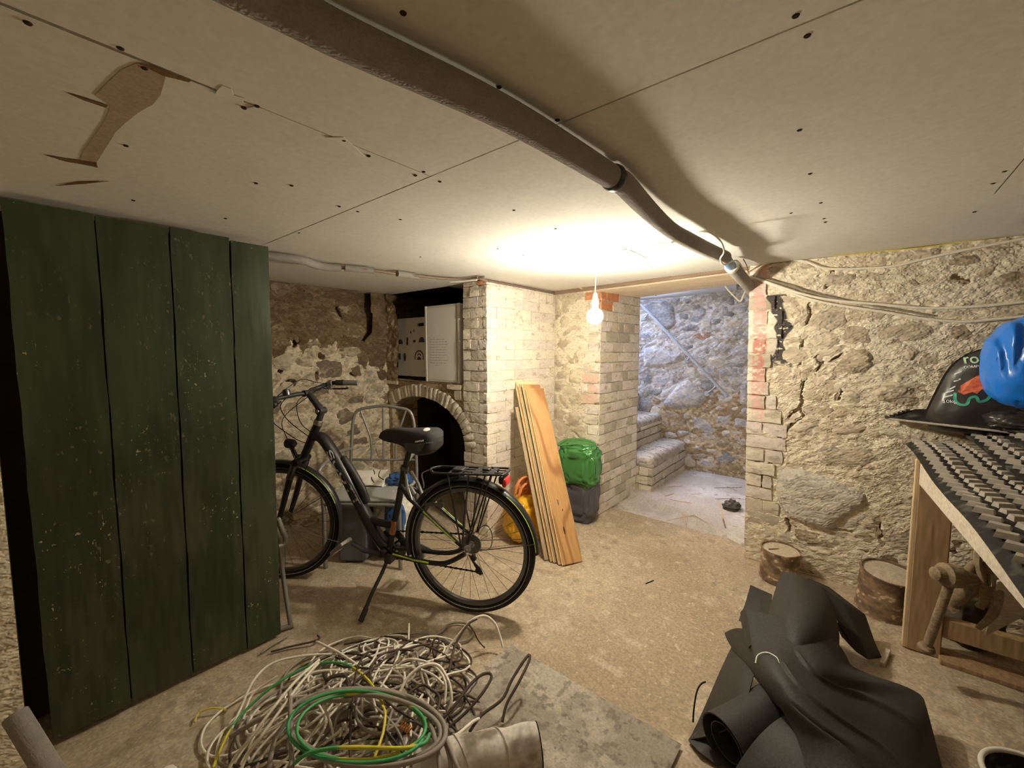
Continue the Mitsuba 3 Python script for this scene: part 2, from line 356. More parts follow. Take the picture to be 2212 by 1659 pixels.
def one_brick(holder, fr, a, b, z, zt, pr, k, rng, mat_='brick', depth=.05):
    nu, nv = max(3, int((b-a)/.035)+1), 4
    U, V = np.meshgrid(np.linspace(0, 1, nu), np.linspace(0, 1, nv), indexing='ij'); U, V = U.ravel(), V.ravel()
    e = np.minimum(np.minimum(U, 1-U)*(b-a), np.minimum(V, 1-V)*(zt-z))
    s, zz = a+U*(b-a), z+V*(zt-z)
    s = s+rng.normal(0, .0016, len(s)); zz = zz+rng.normal(0, .0013, len(s))
    h = pr*np.where(e > .001, 1, .75)+rng.normal(0, .0012, len(s))+(U-.5)*rng.normal(0, .003)+(V-.5)*rng.normal(0, .002)
    Q = np.stack([s, zz], 1); i = np.arange(nu-1)[:, None]; j = np.arange(nv-1)[None]; q = i*nv+j
    F = np.stack([q, q+nv, q+nv+1, q, q+nv+1, q+1], -1).reshape(-1, 3)
    ring = [i_*nv for i_ in range(nu)]+[(nu-1)*nv+j_ for j_ in range(1, nv)]+[i_*nv+nv-1 for i_ in range(nu-2, -1, -1)]+[j_ for j_ in range(nv-2, 0, -1)]
    ring = np.array(ring); n0 = len(Q); m = len(ring); a_ = np.arange(m)+n0; b_ = (np.arange(m)+1) % m+n0
    top = fr.pt(s, zz, h); V3 = np.vstack([top, top[ring], fr.pt(s[ring], zz[ring], -depth)])
    F2 = np.vstack([F, np.stack([b_, a_, a_+m], 1), np.stack([b_, a_+m, b_+m], 1)])
    if np.cross(fr.s, fr.zd) @ fr.n < 0: F2 = F2[:, ::-1]
    obj('brick', trimesh.Trimesh(V3, F2, process=False), mat_, holder, smooth=True, uv=np.vstack([Q, Q[ring], Q[ring]])*[.5, 1]+[5+10*k, 0])
H = 1.92
rng = np.random.default_rng(7)
def structure(name, mesh, m, label=None, smooth=30, **k): return obj(name, mesh, m, None, smooth, label=label, kind='structure', **k)
# ---- floor
def floor_h(x, y): return .006*n3(np.stack([x, y, 0*x], 1), 1.3, 2, 4)+.0025*n3(np.stack([x, y, 0*x], 1), 9, 2, 8)-.004
structure('floor', grid_mesh(170, 150, lambda U, V: np.stack([-1.8+U*5.2, -1.9+V*5.4, floor_h(-1.8+U*5.2, -1.9+V*5.4)], 1)), 'concrete', 'worn bare concrete floor with crumbs and stains', True)
sl = Polygon([(3.30, .40), (3.34, .62), (3.45, .85), (3.62, 1.2), (3.72, 1.45), (3.80, 1.62), (3.80, 3.4), (5.1, 3.4), (5.1, .2), (3.3, .2)])
def slab_top(U, V):
    x, y = 3.22+U*1.9, .15+V*3.3
    e = shapely.distance(shapely.points(x, y), sl.exterior)*np.where(shapely.contains_xy(sl, x, y), 1, -1)
    e = e+.03*n3(np.stack([x, y, 0*x], 1), 9, 2, 3)
    return np.stack([x, y, -.02+.045*np.clip(e/.05+.2, 0, 1)+.004*n3(np.stack([x, y, 0*x], 1), 8, 3, 2)], 1)
obj('threshold_slab', grid_mesh(110, 150, slab_top), 'pale_slab', 'floor', True, label='pale dusty slab inside the doorway')
# ---- ceiling boards, joints, screws
structure('ceiling', box([-1.8, -1.9, H+.02], [3.3, 3.6, H+.10]), 'joint_dark', 'low plasterboard ceiling with open joints and screw heads')
g = .0022
panels = [(-1.8, .83, -.9, 1.001), (-1.8, .83, 1.001, 3.5), (.83, 2.10, -.31, 2.21), (.83, 2.10, -1.9, -.31), (-1.8, .83, -1.9, -.9), (2.10, 3.2, -1.9, 1.035), (2.10, 3.2, 1.035, 2.6), (.83, 2.30, 2.21, 3.5)]
for i, (a, b, c, d) in enumerate(panels):
    dz = (0, .001, 0, .0005, 0, .0015, .004, .001)[i]
    if i == 1:                                   # ragged edge along the torn joint
        xs = np.linspace(a, b, 60); ed = [(x, c+g+(.004+.006*max(0, math.sin(x*9)*.5+.2)*abs(math.sin(x*63)))*(x < .36)) for x in xs]
        m = plate(ed+[(b-g, d), (a, d)], .016, (0, 0, H+dz))
    else: m = box([a+g, c+g, H+dz], [b-g, d-g, H+.016+dz])
    obj('panel', m, 'plasterboard', 'ceiling', False)
SCREWS = [(60,50),(260,104),(871,28),(1078,188),(272,315),(288,433),(527,233),(555,229),(743,303),(796,337),(897,379),(915,371),(950,392),(553,396),(630,401),(733,446),(773,457),(865,474),(1204,259),(1172,254),
          (1719,34),(1744,77),(1727,281),(1750,375),(1709,460),(1773,438),(1780,472),(1783,480),(2170,370),(2145,396),(2105,458),(1110,454),(1200,494),(908,555),(1075,537),(1130,551),(646,503),(487,472),(312,147)]
sh = lathe([(0, -.0016), (.0045, -.0016), (.0055, 0), (.0055, .002)], 10)
for i, q in enumerate(SCREWS): obj('screw', place(sh, trimesh.transformations.translation_matrix(on(*q, 2, H))), 'joint_dark', 'ceiling', False)
C_ = lambda pts: Polygon([tuple(on(x, y, 2, H)[:2]) for x, y in pts]).buffer(0)
def under(pts, t, m, name, label=None, lift=0): obj(name, plate(C_(pts), t, (0, 0, H-t-lift)), m, 'ceiling', False, label=label)
under([(293,137),(318,137),(352,160),(358,165),(347,205),(330,226),(300,242),(268,268),(250,285),(222,330),(208,352),(172,345),(180,325),(205,290),(225,262),(235,238),(238,228),(205,205),(235,175),(262,150)], .0003, 'paper_torn', 'torn_patch', 'bare brown patch where the lining paper is torn off')
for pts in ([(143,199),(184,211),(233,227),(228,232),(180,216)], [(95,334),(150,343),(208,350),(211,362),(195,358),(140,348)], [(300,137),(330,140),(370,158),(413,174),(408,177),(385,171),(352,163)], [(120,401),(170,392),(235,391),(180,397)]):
    under(pts, .0005, 'tear_shadow_brown', 'tear_shadow', None, .0003)  # flat dark strips painting the shadows where the torn paper curls
for pts in ([(468,195),(480,184),(500,192),(505,203),(530,212),(525,220),(500,212),(465,203)], [(540,232),(556,230),(558,236),(545,238)], [(702,296),(745,296),(770,320),(790,338),(775,338),(745,318),(725,303)],
            [(1330,548),(1345,545),(1360,556),(1362,563),(1347,573),(1337,570),(1345,560),(1328,556)], [(1375,573),(1393,567),(1400,577),(1388,583),(1385,592),(1380,590)], [(1305,603),(1318,604),(1312,609)]):
    under([(x+rng.normal(0, 1.2), y+rng.normal(0, .8)) for x, y in pts], .0014, 'filler_white', 'filler_smear', 'white filler smear')
# ---- right wall (rubble) with its brick edge
FR = Frame((3.17, 0, 0), (0, -1, 0), (-.13, 0, 1), (-1, 0, -.13))
structure('wall_right', plate([(3.21, -.02), (3.9, -.02), (3.9, 2.3), (2.90, 2.3)], 2.5, (0, .545, 0), (1, 0, 0), (0, 0, 1)), 'lime_cream', 'lime-smeared rubble wall to the right of the doorway')
Z5 = (1590, 960, 5.53); Z3 = (1600, 760, 6.506); Z4 = (1800, 720, 6.506); Z2 = (1860, 500, 6.506)
tr = [(p, k) for p, k in zip(from_zoom(*Z5,
    [(330,600),(400,330),(520,290),(740,290),(1000,350),(1200,430),(1420,520),(1560,600),(1560,720),(1340,850),(1180,1000),(1090,1030),(850,950),(640,880),(540,830),(380,700)],
    [(1250,1000),(1310,900),(1560,770),(1590,870),(1440,980),(1330,1010)],
    [(950,120),(1000,20),(1240,-20),(1500,-10),(1740,60),(1750,150),(1600,250),(1420,290),(1100,260),(960,220)],
    [(440,130),(600,0),(690,-40),(900,0),(940,70),(800,150),(620,180),(450,160)],
    [(1650,330),(1900,160),(2010,190),(1900,290),(2000,320),(1980,370),(1800,390)],
    [(1580,600),(1640,560),(2000,600),(2170,640),(2150,760),(1900,710),(1700,650)],
    [(1360,1090),(1540,1050),(1760,1150),(1790,1200),(1650,1220),(1480,1150)],
    [(1750,1100),(1950,1030),(2130,950),(2110,1300),(1950,1260),(1800,1190)],
    [(1750,950),(1900,920),(1940,970),(1880,1020),(1760,1020)],
    [(700,1000),(1000,1060),(1300,1180),(1250,1240),(900,1200),(700,1120)]), (6,6,7,7,2,7,1,0,1,1))]
tr += [(p, k) for p, k in zip(from_zoom(*Z3,
    [(920,440),(1000,350),(1200,330),(1390,420),(1410,560),(1340,690),(1100,720),(890,680),(880,600)], [(850,760),(900,700),(1200,720),(1320,800),(1200,900),(980,920),(860,850)],
    [(1090,270),(1160,170),(1400,70),(1500,-30),(1780,-60),(1880,60),(1880,200),(1780,300),(1420,310),(1190,320)], [(1420,580),(1600,530),(1700,640),(1700,730),(1520,740),(1430,680)],
    [(700,1100),(840,990),(1080,960),(1180,1060),(1000,1200),(840,1180)], [(1180,1090),(1480,1000),(1800,1050),(1650,1150),(1300,1190)], [(1030,1400),(1250,1230),(1700,1190),(1900,1330),(1850,1560),(1250,1610),(1050,1540)]), (5,5,2,7,7,5,7))]
tr += [(p, k) for p, k in zip(from_zoom(*Z4,
    [(500,840),(700,690),(1100,660),(1500,700),(1560,800),(1500,950),(1300,1060),(1000,1060),(640,960)], [(1200,400),(1300,270),(1650,260),(1800,330),(1650,600),(1500,620),(1330,560),(1210,480)],
    [(330,1060),(600,1040),(800,1130),(780,1220),(480,1200),(370,1140)]), (2,2,7))]
tr += [(p, k) for p, k in zip(from_zoom(*Z2,
    [(1090,500),(1200,400),(1680,300),(1720,440),(1560,520),(1240,560)], [(420,740),(700,640),(1000,690),(1500,680),(1520,850),(1300,960),(900,800)], [(1750,800),(1960,560),(2200,540),(2400,600),(2400,950),(1650,1020)],
    [(480,270),(1060,210),(1180,240),(1040,380),(420,440)], [(150,1450),(420,1340),(740,1240),(1050,1340),(1040,1440),(800,1540),(330,1540)], [(1200,1350),(1480,1290),(1620,1400),(1500,1530),(1250,1500)]), (1,1,1,7,2,1))]
jamb_edge = lambda z: -.36+.05*math.sin(z*9)+.06*max(0, 1-z/.9)-.07*max(0, (z-1.1)/.8)
RR = Polygon([(jamb_edge(z)+.012, z) for z in np.linspace(0, H, 40)]+[(.95, H), (.95, 0)])
batter = lambda s, z: .02*np.exp(-((z-.15)/.16)**2)+.05*np.clip(.22-z, 0, 1)
cracks = [groove(FR, q, w, .055) for q, w in (([(1766,772),(1778,786),(1768,798),(1742,810),(1735,826),(1728,852),(1733,868),(1727,884),(1712,892),(1703,903)], .006), ([(1728,885),(1738,897),(1720,910),(1702,926),(1690,940),(1678,950)], .005),
   ([(1688,960),(1668,978),(1655,992),(1666,1000),(1655,1010),(1648,1022),(1645,1050),(1640,1075)], .005), ([(1798,780),(1818,768)], .005), ([(1815,845),(1810,862)], .006), ([(1748,656),(1750,680),(1742,700)], .004), ([(1800,586),(1792,612),(1785,620)], .005),
   ([(1700,1118),(1707,1140),(1700,1160)], .006), ([(1740,1120),(1800,1140),(1840,1150)], .004), ([(1897,1120),(1902,1160)], .007), ([(1915,595),(1900,600)], .008), ([(2060,597),(2090,608)], .007), ([(1733,735),(1730,770),(1728,790)], .004))]
ex = lambda s, z: np.min([c(s, z) for c in cracks], 0)
st = rubble('wall_right', FR, RR, tr, lambda s, z: rng.choice([5,7,5,7,5,2] if z > .45 else [1,7,2,2,9]), (.17, .105), rng, .009, (.001, .009), .02, lambda s, z: batter(s, z), lambda s, z: s < .72)
obj('mortar', mortar_sheet(FR, sbox(-.545, 0, -.20, H), st, .006, .011, 1, ex, batter), 'jamb_lime', 'wall_right', True)
obj('mortar', mortar_sheet(FR, sbox(-.20, 0, 1.95, H), st, .0085, .011, 1, ex, batter), 'lime_cream', 'wall_right', True)
r2 = np.random.default_rng(11)
z = 0.0; row = 0
while z < H-.03:
    e = jamb_edge(z+.04); zt = min(z+.079, H-.004)
    cuts = [-.548, e-.012] if row % 2 else [-.548, -.548+.1+r2.uniform(-.01, .01), e-.006]
    for a, b in zip(cuts[:-1], cuts[1:]):
        if b-a > .03: one_brick('wall_right', FR, a+.002, b-.007, z+.003, zt, r2.uniform(.008, .016), int(r2.choice([0,1,2,7,7,5])) if z > .3 else int(r2.choice([2,5,5])), r2, 'jamb_brick', .06)
    z += .087; row += 1
# ---- back wall between chimney breast and doorway, and the brick reveal of the doorway
FB = Frame((3.14, 0, 0), (0, -1, 0), (0, 0, 1), (-1, 0, 0))
structure('wall_back', box([3.16, 1.665, -.02], [3.9, 3.6, 2.3]), 'lime_cream', 'short rubble wall with a brick edge to the left of the doorway')
qe = lambda z: -1.80-.03*math.sin(z*7)
RB = Polygon([(-2.12, 0), (-2.12, H)]+[(qe(z)-.01, z) for z in np.linspace(H, 0, 30)])
st = rubble('wall_back', FB, RB, [], lambda s, z: rng.choice([5,5,2,7,7,0]), (.16, .12), rng, .012, (.003, .012), .02)
obj('mortar', mortar_sheet(FB, sbox(-2.14, 0, -1.655, H), st, .009, .011, 3), 'lime_cream', 'wall_back', True)
z, row = 0.0, 0
while z < H-.05:
    e = qe(z+.04); cuts = [e+.006, -1.664] if row % 2 else [e+.006, -1.76, -1.664]
    for a, b in zip(cuts[:-1], cuts[1:]): one_brick('wall_back', FB, a+.002, b-.006, z+.003, min(z+.079, H-.03), r2.uniform(.006, .014), 3 if z > 1.74 else int(r2.choice([0,0,1,7,4,2])), r2, 'brick', .05)
    z += .087; row += 1
FV = Frame((0, 1.662, 0), (1, 0, 0), (0, 0, 1), (0, -1, 0))
bricks('wall_back', FV, 3.135, 3.93, 0.004, 1.90, r2, .087, .225, .008, (.002, .010), lambda s, z: 3 if z > 1.76 and s < 3.4 else int(r2.choice([0,1,2,5,7,7])), depth=.04)
obj('reveal', box([3.15, 1.664, -.01], [3.94, 1.70, 2.2]), 'lime_pale', 'wall_back')
# ---- timber lintel
obj('lintel', trimesh.convex.convex_hull(np.array([(3.09,1.72,1.885),(2.95,.5,1.893),(3.92,.5,1.975),(3.92,1.72,1.912),(3.09,1.72,2.1),(2.95,.5,2.1),(3.92,.5,2.1),(3.92,1.72,2.1)])), 'lintel_wood', 'wall_back', 30, label='pale timber lintel over the doorway')
obj('wall_plate', trimesh.convex.convex_hull(np.array([(3.11,2.10,1.894),(2.955,.5,1.903),(2.93,.5,1.903),(3.09,2.10,1.894),(3.11,2.10,1.93),(2.955,.5,1.93),(2.93,.5,1.93),(3.09,2.10,1.93)])), 'old_timber', 'wall_back', 30, label='dark timber strip along the ceiling edge')
# ---- chimney breast: pier, arch, recess above it
structure('wall_chimney', box([2.262, 2.118, -.02], [3.2, 2.335, 2.0]), 'lime_cream', 'whitewashed brick chimney breast with an arched opening')
FC = Frame((2.245, 0, 0), (0, -1, 0), (0, 0, 1), (-1, 0, 0)); FS = Frame((0, 2.10, 0), (1, 0, 0), (0, 0, 1), (0, -1, 0))
bricks('wall_chimney', FC, -2.345, -2.10, .002, H-.006, r2, .0785, .165, .0065, (.003, .009), lambda s, z: int(r2.choice([0,1,7,0])) if z < 1.85 or s < -2.15 else 3, depth=.03)
bricks('wall_chimney', FS, 2.24, 3.125, .002, H-.012, r2, .0785, .215, .0045, (.0005, .0035), lambda s, z: int(r2.choice([0,0,0,7,7])), depth=.03)
obj('mortar', box([2.249, 2.1035, 0], [3.13, 2.34, H]), 'lime_cream', 'wall_chimney', False)
AC, AW, AZ0, AR = 2.89, .56, .657, .356
ang = np.linspace(0, math.pi, 40); arch = [(AC-AW*math.cos(a), AZ0+AR*math.sin(a)) for a in ang]
arch = [q for q in arch if q[0] < 3.335]
hole = Polygon([(AC-AW, -.1)]+arch+[(arch[-1][0], -.1)])
face = sbox(2.335, 0, 3.40, 1.145).difference(hole)
obj('arch_wall', plate(face, .24, (2.25, 0, 0), (0, 1, 0), (0, 0, 1)), 'lime_brown', 'wall_chimney', False)
outer = hole.buffer(.012)
L = LineString(arch); nv = 25
for i in range(nv):
    t0, t1 = (i+.06)/nv, (i+.94)/nv
    p, q = np.array(L.interpolate(t0, True).coords[0]), np.array(L.interpolate(t1, True).coords[0]); tg = N(q-p); nn = np.array([-tg[1], tg[0]]); nn = nn*np.sign(nn@((p+q)/2-np.array([AC, .30])))
    o0 = r2.uniform(.100, .116); P = np.array([p, q, q+nn*o0+tg*.004, p+nn*o0-tg*.004])
    a = np.vstack([np.c_[np.full(4, 2.245-r2.uniform(.004, .016)), P*1.0], np.c_[np.full(4, 2.40), P]])
    a[:4, 1:] += (P.mean(0)-P)*.06
    vv = np.vstack([a, np.c_[np.full(4, 2.262), P]])
    k = int(r2.choice([0,1,1,7,2]))
    m = trimesh.convex.convex_hull(vv); obj('arch_brick', m, 'brick', 'wall_chimney', 40, uv=np.stack([m.vertices[:, 1]*.5+5+10*k, m.vertices[:, 2]], 1))
ob = hole.buffer(.118)
def clipb(a, b, z, zt): return not ob.intersects(sbox(-b, z, -a, zt))
bricks('wall_chimney', FC, -3.36, -2.345, .002, 1.14, r2, .0785, .165, .008, (.003, .012), lambda s, z: int(r2.choice([1,2,0])), clipb, depth=.03)
obj('firebox', join(box([3.0, 2.3, 0], [3.1, 3.5, 2.1]), box([2.3, 3.345, 0], [3.05, 3.4, 1.10]), box([2.40, 2.335, 1.10], [3.05, 3.30, 1.138]), box([2.49, 2.335, 0], [3.05, 2.36, 1.1])), 'soot', 'wall_chimney', False, label='soot-black inside of the fireplace and recess')
FL2 = Frame((0, 3.342, 0), (1, 0, 0), (0, 0, 1), (0, -1, 0))
bricks('wall_chimney', FL2, 2.26, 2.56, .45, .95, r2, .0785, .165, .008, (.002, .008), lambda s, z: int(r2.choice([3,4,4])) if z < .75 else 4, depth=.03)
obj('ledge', grid_mesh(26, 36, lambda U, V: np.stack([2.243+U*.76, 2.335+V*1.05, 1.140+.008*n3(np.stack([U*5, V*7, U*0], 1), 1, 3, 2)+.006], 1)), 'lime_brown', 'wall_chimney', True)
# ---- left rubble wall
FL = Frame((0, 3.36, 0), (1, 0, 0), (0, 0, 1), (0, -1, 0))
structure('wall_left', box([-.5, 3.50, -.02], [3.1, 3.7, 2.1]), 'lime_soot', 'old rubble wall behind the bicycle, brown above and lime-streaked below')
Z8 = (580, 600, 5.925)
tl = [(p, k) for p, k in zip(from_zoom(*Z8, [(610,1080),(720,1050),(930,1080),(950,1150),(930,1260),(760,1300),(640,1310)], [(40,790),(280,800),(330,880),(60,900)], [(430,860),(600,790),(690,830),(660,900),(430,900)],
    [(670,900),(860,870),(850,960),(760,1000),(660,960)], [(860,960),(900,900),(1150,880),(1200,950),(1080,1030),(850,1030)], [(480,560),(700,540),(780,620),(760,760),(480,770)], [(1010,620),(1180,580),(1240,620),(1250,690),(1160,770),(1000,760),(980,700)],
    [(1020,1560),(1080,1520),(1220,1510),(1210,1600),(1020,1610)], [(600,1600),(700,1540),(850,1560),(880,1680),(700,1720)], [(1030,1170),(1160,1120),(1200,1260),(1080,1240)], [(330,200),(560,140),(590,280),(520,370),(380,350)],
    [(600,160),(1000,150),(1060,190),(1110,320),(900,290),(620,260)], [(870,350),(1120,340),(1200,480),(930,480)], [(60,1020),(280,940),(310,1100),(250,1200),(60,1150)]), (3,9,9,1,1,8,9,3,0,9,8,8,9,7))]
chase = Polygon([FL.px(x, y) for x, y in ((761,630),(801,630),(801,672),(805,680),(805,716),(796,727),(787,738),(782,735),(793,716),(789,690),(783,679),(770,655))]).buffer(.004)
holes = [groove(FL, q, w, .12) for q, w in (([(612,832),(630,828)], .02), ([(640,735),(636,745)], .012), ([(600,808),(606,802)], .01), ([(683,805),(684,820)], .008), ([(757,806),(768,812)], .008), ([(690,765),(698,772)], .012), ([(727,665),(735,690)], .006))]
hx = lambda s, z: np.min([c(s, z) for c in holes], 0)
Lr = lambda s, z: not chase.buffer(.07).contains(Point(s, z))
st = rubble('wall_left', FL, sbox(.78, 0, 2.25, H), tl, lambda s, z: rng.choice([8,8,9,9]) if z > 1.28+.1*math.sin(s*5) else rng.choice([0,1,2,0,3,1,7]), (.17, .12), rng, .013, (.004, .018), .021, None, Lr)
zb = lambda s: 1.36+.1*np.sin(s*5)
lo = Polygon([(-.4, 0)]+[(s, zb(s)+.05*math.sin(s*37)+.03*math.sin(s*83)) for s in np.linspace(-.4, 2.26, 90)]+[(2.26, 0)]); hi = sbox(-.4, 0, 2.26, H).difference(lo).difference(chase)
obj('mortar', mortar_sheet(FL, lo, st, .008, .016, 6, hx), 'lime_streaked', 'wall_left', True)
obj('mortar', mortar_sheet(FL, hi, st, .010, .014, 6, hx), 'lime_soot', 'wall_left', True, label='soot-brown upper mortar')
obj('chase', mortar_sheet(FL, chase.buffer(.05), [], .012, .02, 14, lambda s, z: -.11+0*s), 'lime_soot', 'wall_left', True, label='dark hole cut in the wall')
FP = Frame((2.24, 0, 0), (0, -1, 0), (0, 0, 1), (-1, 0, 0))
obj('return', mortar_sheet(FP, Polygon([(-3.42, 1.13), (-3.19, 1.13), (-3.20, 1.3), (-3.18, 1.5), (-3.19, 1.7), (-3.22, 1.8), (-3.3, 1.92), (-3.42, 1.92)]), [], .01, .016, 9), 'lime_brown', 'wall_left', True)
# ---- stairwell
FW_ = Frame((5.0, 0, 0), (0, -1, 0), (0, 0, 1), (-1, 0, 0))
structure('wall_stairwell', box([5.03, .0, -.05], [5.3, 4.4, 3.0]), 'lime_pale', 'grey rubble wall of the stairwell in daylight')
Z7 = (1360, 800, 5.03); Z6 = (1370, 620, 8.5)
tw = [(p, k) for p, k in zip(from_zoom(*Z7, [(360,350),(500,180),(620,90),(740,180),(840,300),(760,400),(560,420),(380,400)], [(920,370),(1060,390),(1060,430),(930,430)], [(1090,410),(1180,395),(1190,420),(1120,450)], [(940,490),(1110,490),(1110,580),(1000,630),(930,570)],
    [(1110,670),(1270,640),(1250,830),(1160,780)], [(1000,660),(1090,650),(1090,720),(1000,715)], [(690,480),(800,470),(860,560),(960,680),(940,740),(820,750),(700,620)], [(570,740),(740,760),(720,800),(620,810)], [(650,840),(770,800),(800,880),(700,860)],
    [(830,840),(950,850),(950,910),(840,900)], [(680,880),(820,910),(830,940),(700,945)], [(660,680),(730,680),(730,730),(670,740)], [(520,650),(640,660),(640,710),(520,700)], [(380,650),(500,670),(520,730),(390,740)], [(260,60),(440,50),(440,150),(350,190),(260,170)],
    [(750,90),(920,90),(940,200),(820,240),(740,170)], [(1070,90),(1170,80),(1170,140),(1080,150)], [(1200,160),(1290,140),(1280,390),(1200,360)], [(940,950),(1000,890),(1150,880),(1180,990),(1050,1030),(950,1010)]), (11,13,13,11,13,13,11,13,13,13,11,13,11,11,11,12,13,11,12))]
tw += [(p, k) for p, k in zip(from_zoom(*Z6, [(130,330),(330,250),(560,240),(720,360),(760,560),(780,690),(640,800),(500,760),(300,560)], [(170,1120),(400,1080),(560,1150),(880,1240),(860,1380),(600,1470),(170,1480)], [(1600,360),(1740,360),(1850,490),(1800,560),(1600,520)],
    [(1430,600),(1600,560),(1600,680),(1430,690)], [(1880,200),(2050,200),(2040,310),(1880,300)], [(900,220),(1080,180),(1150,290),(950,310)], [(770,380),(960,360),(1000,430),(780,480)], [(1680,870),(1950,800),(2080,940),(1700,1000)], [(880,1060),(1130,1040),(1160,1150),(950,1150)], [(1080,880),(1300,800),(1420,900),(1330,1000),(1100,990)]), (10,11,12,12,10,12,12,10,12,14))]
st = rubble('wall_stairwell', FW_, sbox(-2.7, .0, -.55, 2.2), tw, lambda s, z: rng.choice([11,10,13,12,11]) if z > .85 else rng.choice([11,13,1,0,14]), (.2, .13), rng, .013, (.004, .016), .024, None, lambda s, z: -2.45 < s < -.7)
zs = lambda s: .85+.12*math.sin(s*4)
lo = Polygon([(-4.2, 0)]+[(s, zs(s)+.05*math.sin(s*31)+.03*math.sin(s*77)) for s in np.linspace(-4.2, -.2, 130)]+[(-.2, 0)]); hi = sbox(-4.2, 0, -.2, 2.6).difference(lo)
obj('mortar', mortar_sheet(FW_, lo, st, .013, .014, 12), 'lime_brown', 'wall_stairwell', True)
obj('mortar', mortar_sheet(FW_, hi, st, .013, .014, 12), 'lime_pale', 'wall_stairwell', True, label='pale lime upper mortar')
structure('wall_stair_end', box([3.85, -.05, -.05], [5.1, .18, 2.6]), 'lime_pale', 'end wall of the stairwell, out of sight to the right')
structure('wall_stair_front', join(box([3.86, 1.72, 0], [3.94, 4.4, 2.6]), box([3.86, -.05, 1.96], [3.94, 1.75, 2.6])), 'lime_pale', 'stairwell side of the cellar wall')
structure('ceiling_stair', box([3.86, -.05, 2.28], [5.3, 1.75, 2.4]), 'lime_pale', 'soffit of the stairwell, open to daylight further up')
# ---- steps
ST = [(1.50, .36), (1.79, .66), (2.08, .92), (2.36, 1.18), (2.64, 1.44), (2.92, 1.70)]
sk = structure('stone_steps', box([3.97, 1.56, -.02], [5.02, 4.3, .25]), 'lime_brown', 'worn stone and brick steps climbing left out of the stairwell')
for i, (v0, zt) in enumerate(ST):
    zb_ = ST[i-1][1] if i else .0; v1 = ST[i+1][0]+.08 if i+1 < len(ST) else 4.2
    def tread(U, V, v0=v0, v1=v1, zt=zt, i=i):
        a = (V-.5)*2; e = np.sign(a)*np.abs(a)**.8
        x = 3.955+U*1.06; y = v0+(v1-v0)*V
        edge = np.minimum(np.minimum(V*(v1-v0), U*1.06), 9)
        dz = -.10*np.exp(-edge/.022)-.012*np.exp(-((U-.45)/.3)**2)*(V < .7)
        return np.stack([x+.02*(1-np.clip(edge/.03, 0, 1))*(U < .1), y+.012*(1-np.clip(V/.06, 0, 1)), zt+dz+.012*n3(np.stack([x, y, 0*x+i], 1), 8, 3, i)], 1)
    obj('tread', grid_mesh(60, 30, tread), 'step_stone', 'stone_steps', True)
    hgt = zt-zb_
    Fr = Frame((0, v0+.02, 0), (1, 0, 0), (0, 0, 1), (0, -1, 0)); Fe = Frame((3.97, 0, 0), (0, -1, 0), (0, 0, 1), (-1, 0, 0))
    if i < 3:
        obj('riser', box([3.985, v0+.03, max(0, zb_-.02)], [5.02, v1, zt-.05]), 'lime_brown', 'stone_steps', False)
        bricks('stone_steps', Fr, 3.96, 5.0, zb_, zt-.09, r2, .088, .2, .012, (.004, .022), lambda s, z: int(r2.choice([2,5,5])), depth=.03)
        bricks('stone_steps', Fe, -(v1-.03), -v0-.01, zb_ if i else 0, zt-.09, r2, .088, .2, .010, (.004, .016), lambda s, z: int(r2.choice([2,5,1])), depth=.03)
# ---- the cellar's other walls, behind and beside the camera
structure('wall_near', join(box([-1.8, 2.085, -.02], [-.036, 2.34, 2.0]), box([-.5, 2.3, 0], [-.36, 3.45, 2.0])), 'lime_cream', 'whitewashed wall end beside the green partition')
FN = Frame((0, 2.085, 0), (1, 0, 0), (0, 0, 1), (0, -1, 0))
obj('added_gap_board', box([-.12, 2.36, 0], [.24, 2.385, 1.9]), 'soot', 'wall_near', False)  # added board, coloured dark to paint the shade in the gap
obj('render_coat', mortar_sheet(FN, sbox(-1.2, 0, -.034, H), [], .009, .009, 21), 'lime_cream', 'wall_near', True)
structure('wall_rear', box([-1.9, -2.0, -.02], [-1.75, 2.4, 2.0]), 'lime_cream', 'cellar wall behind the viewer')
structure('wall_side', box([-1.9, -2.05, -.02], [3.3, -1.85, 2.0]), 'lime_cream', 'cellar wall to the right of the viewer, out of sight')
def wood_bump(p, n, uv): return .002*noise(p.x*30, p.y*30, p.z*30)
mat('lintel_wood', lambda p, n, uv: mix((.50,.40,.28), (.66,.56,.42), fbm(p.x*45, p.y*3, p.z*45, 3))*(.85+.3*noise(p.x*90, p.y*9, p.z*90)), .8, 0, .3)
mat('old_timber', lambda p, n, uv: mix((.17,.11,.075), (.30,.215,.155), fbm(p.x*50, p.y*4, p.z*60, 3)), .85, 0, .3)
def step_color(p, n, uv):
    f = fbm(p.x*6, p.y*6, p.z*6, 3); g = fbm(p.x*30, p.y*30, p.z*30, 3)
    return mix(mix((.42,.37,.30), (.55,.51,.45), smoothstep(.4, .6, f)), (.22,.18,.14), smoothstep(.52, .68, g)*.7)*(.8+.4*noise(p.x*110, p.y*110, p.z*110))
matte('step_stone', step_color, stone_bump, 2e-3)
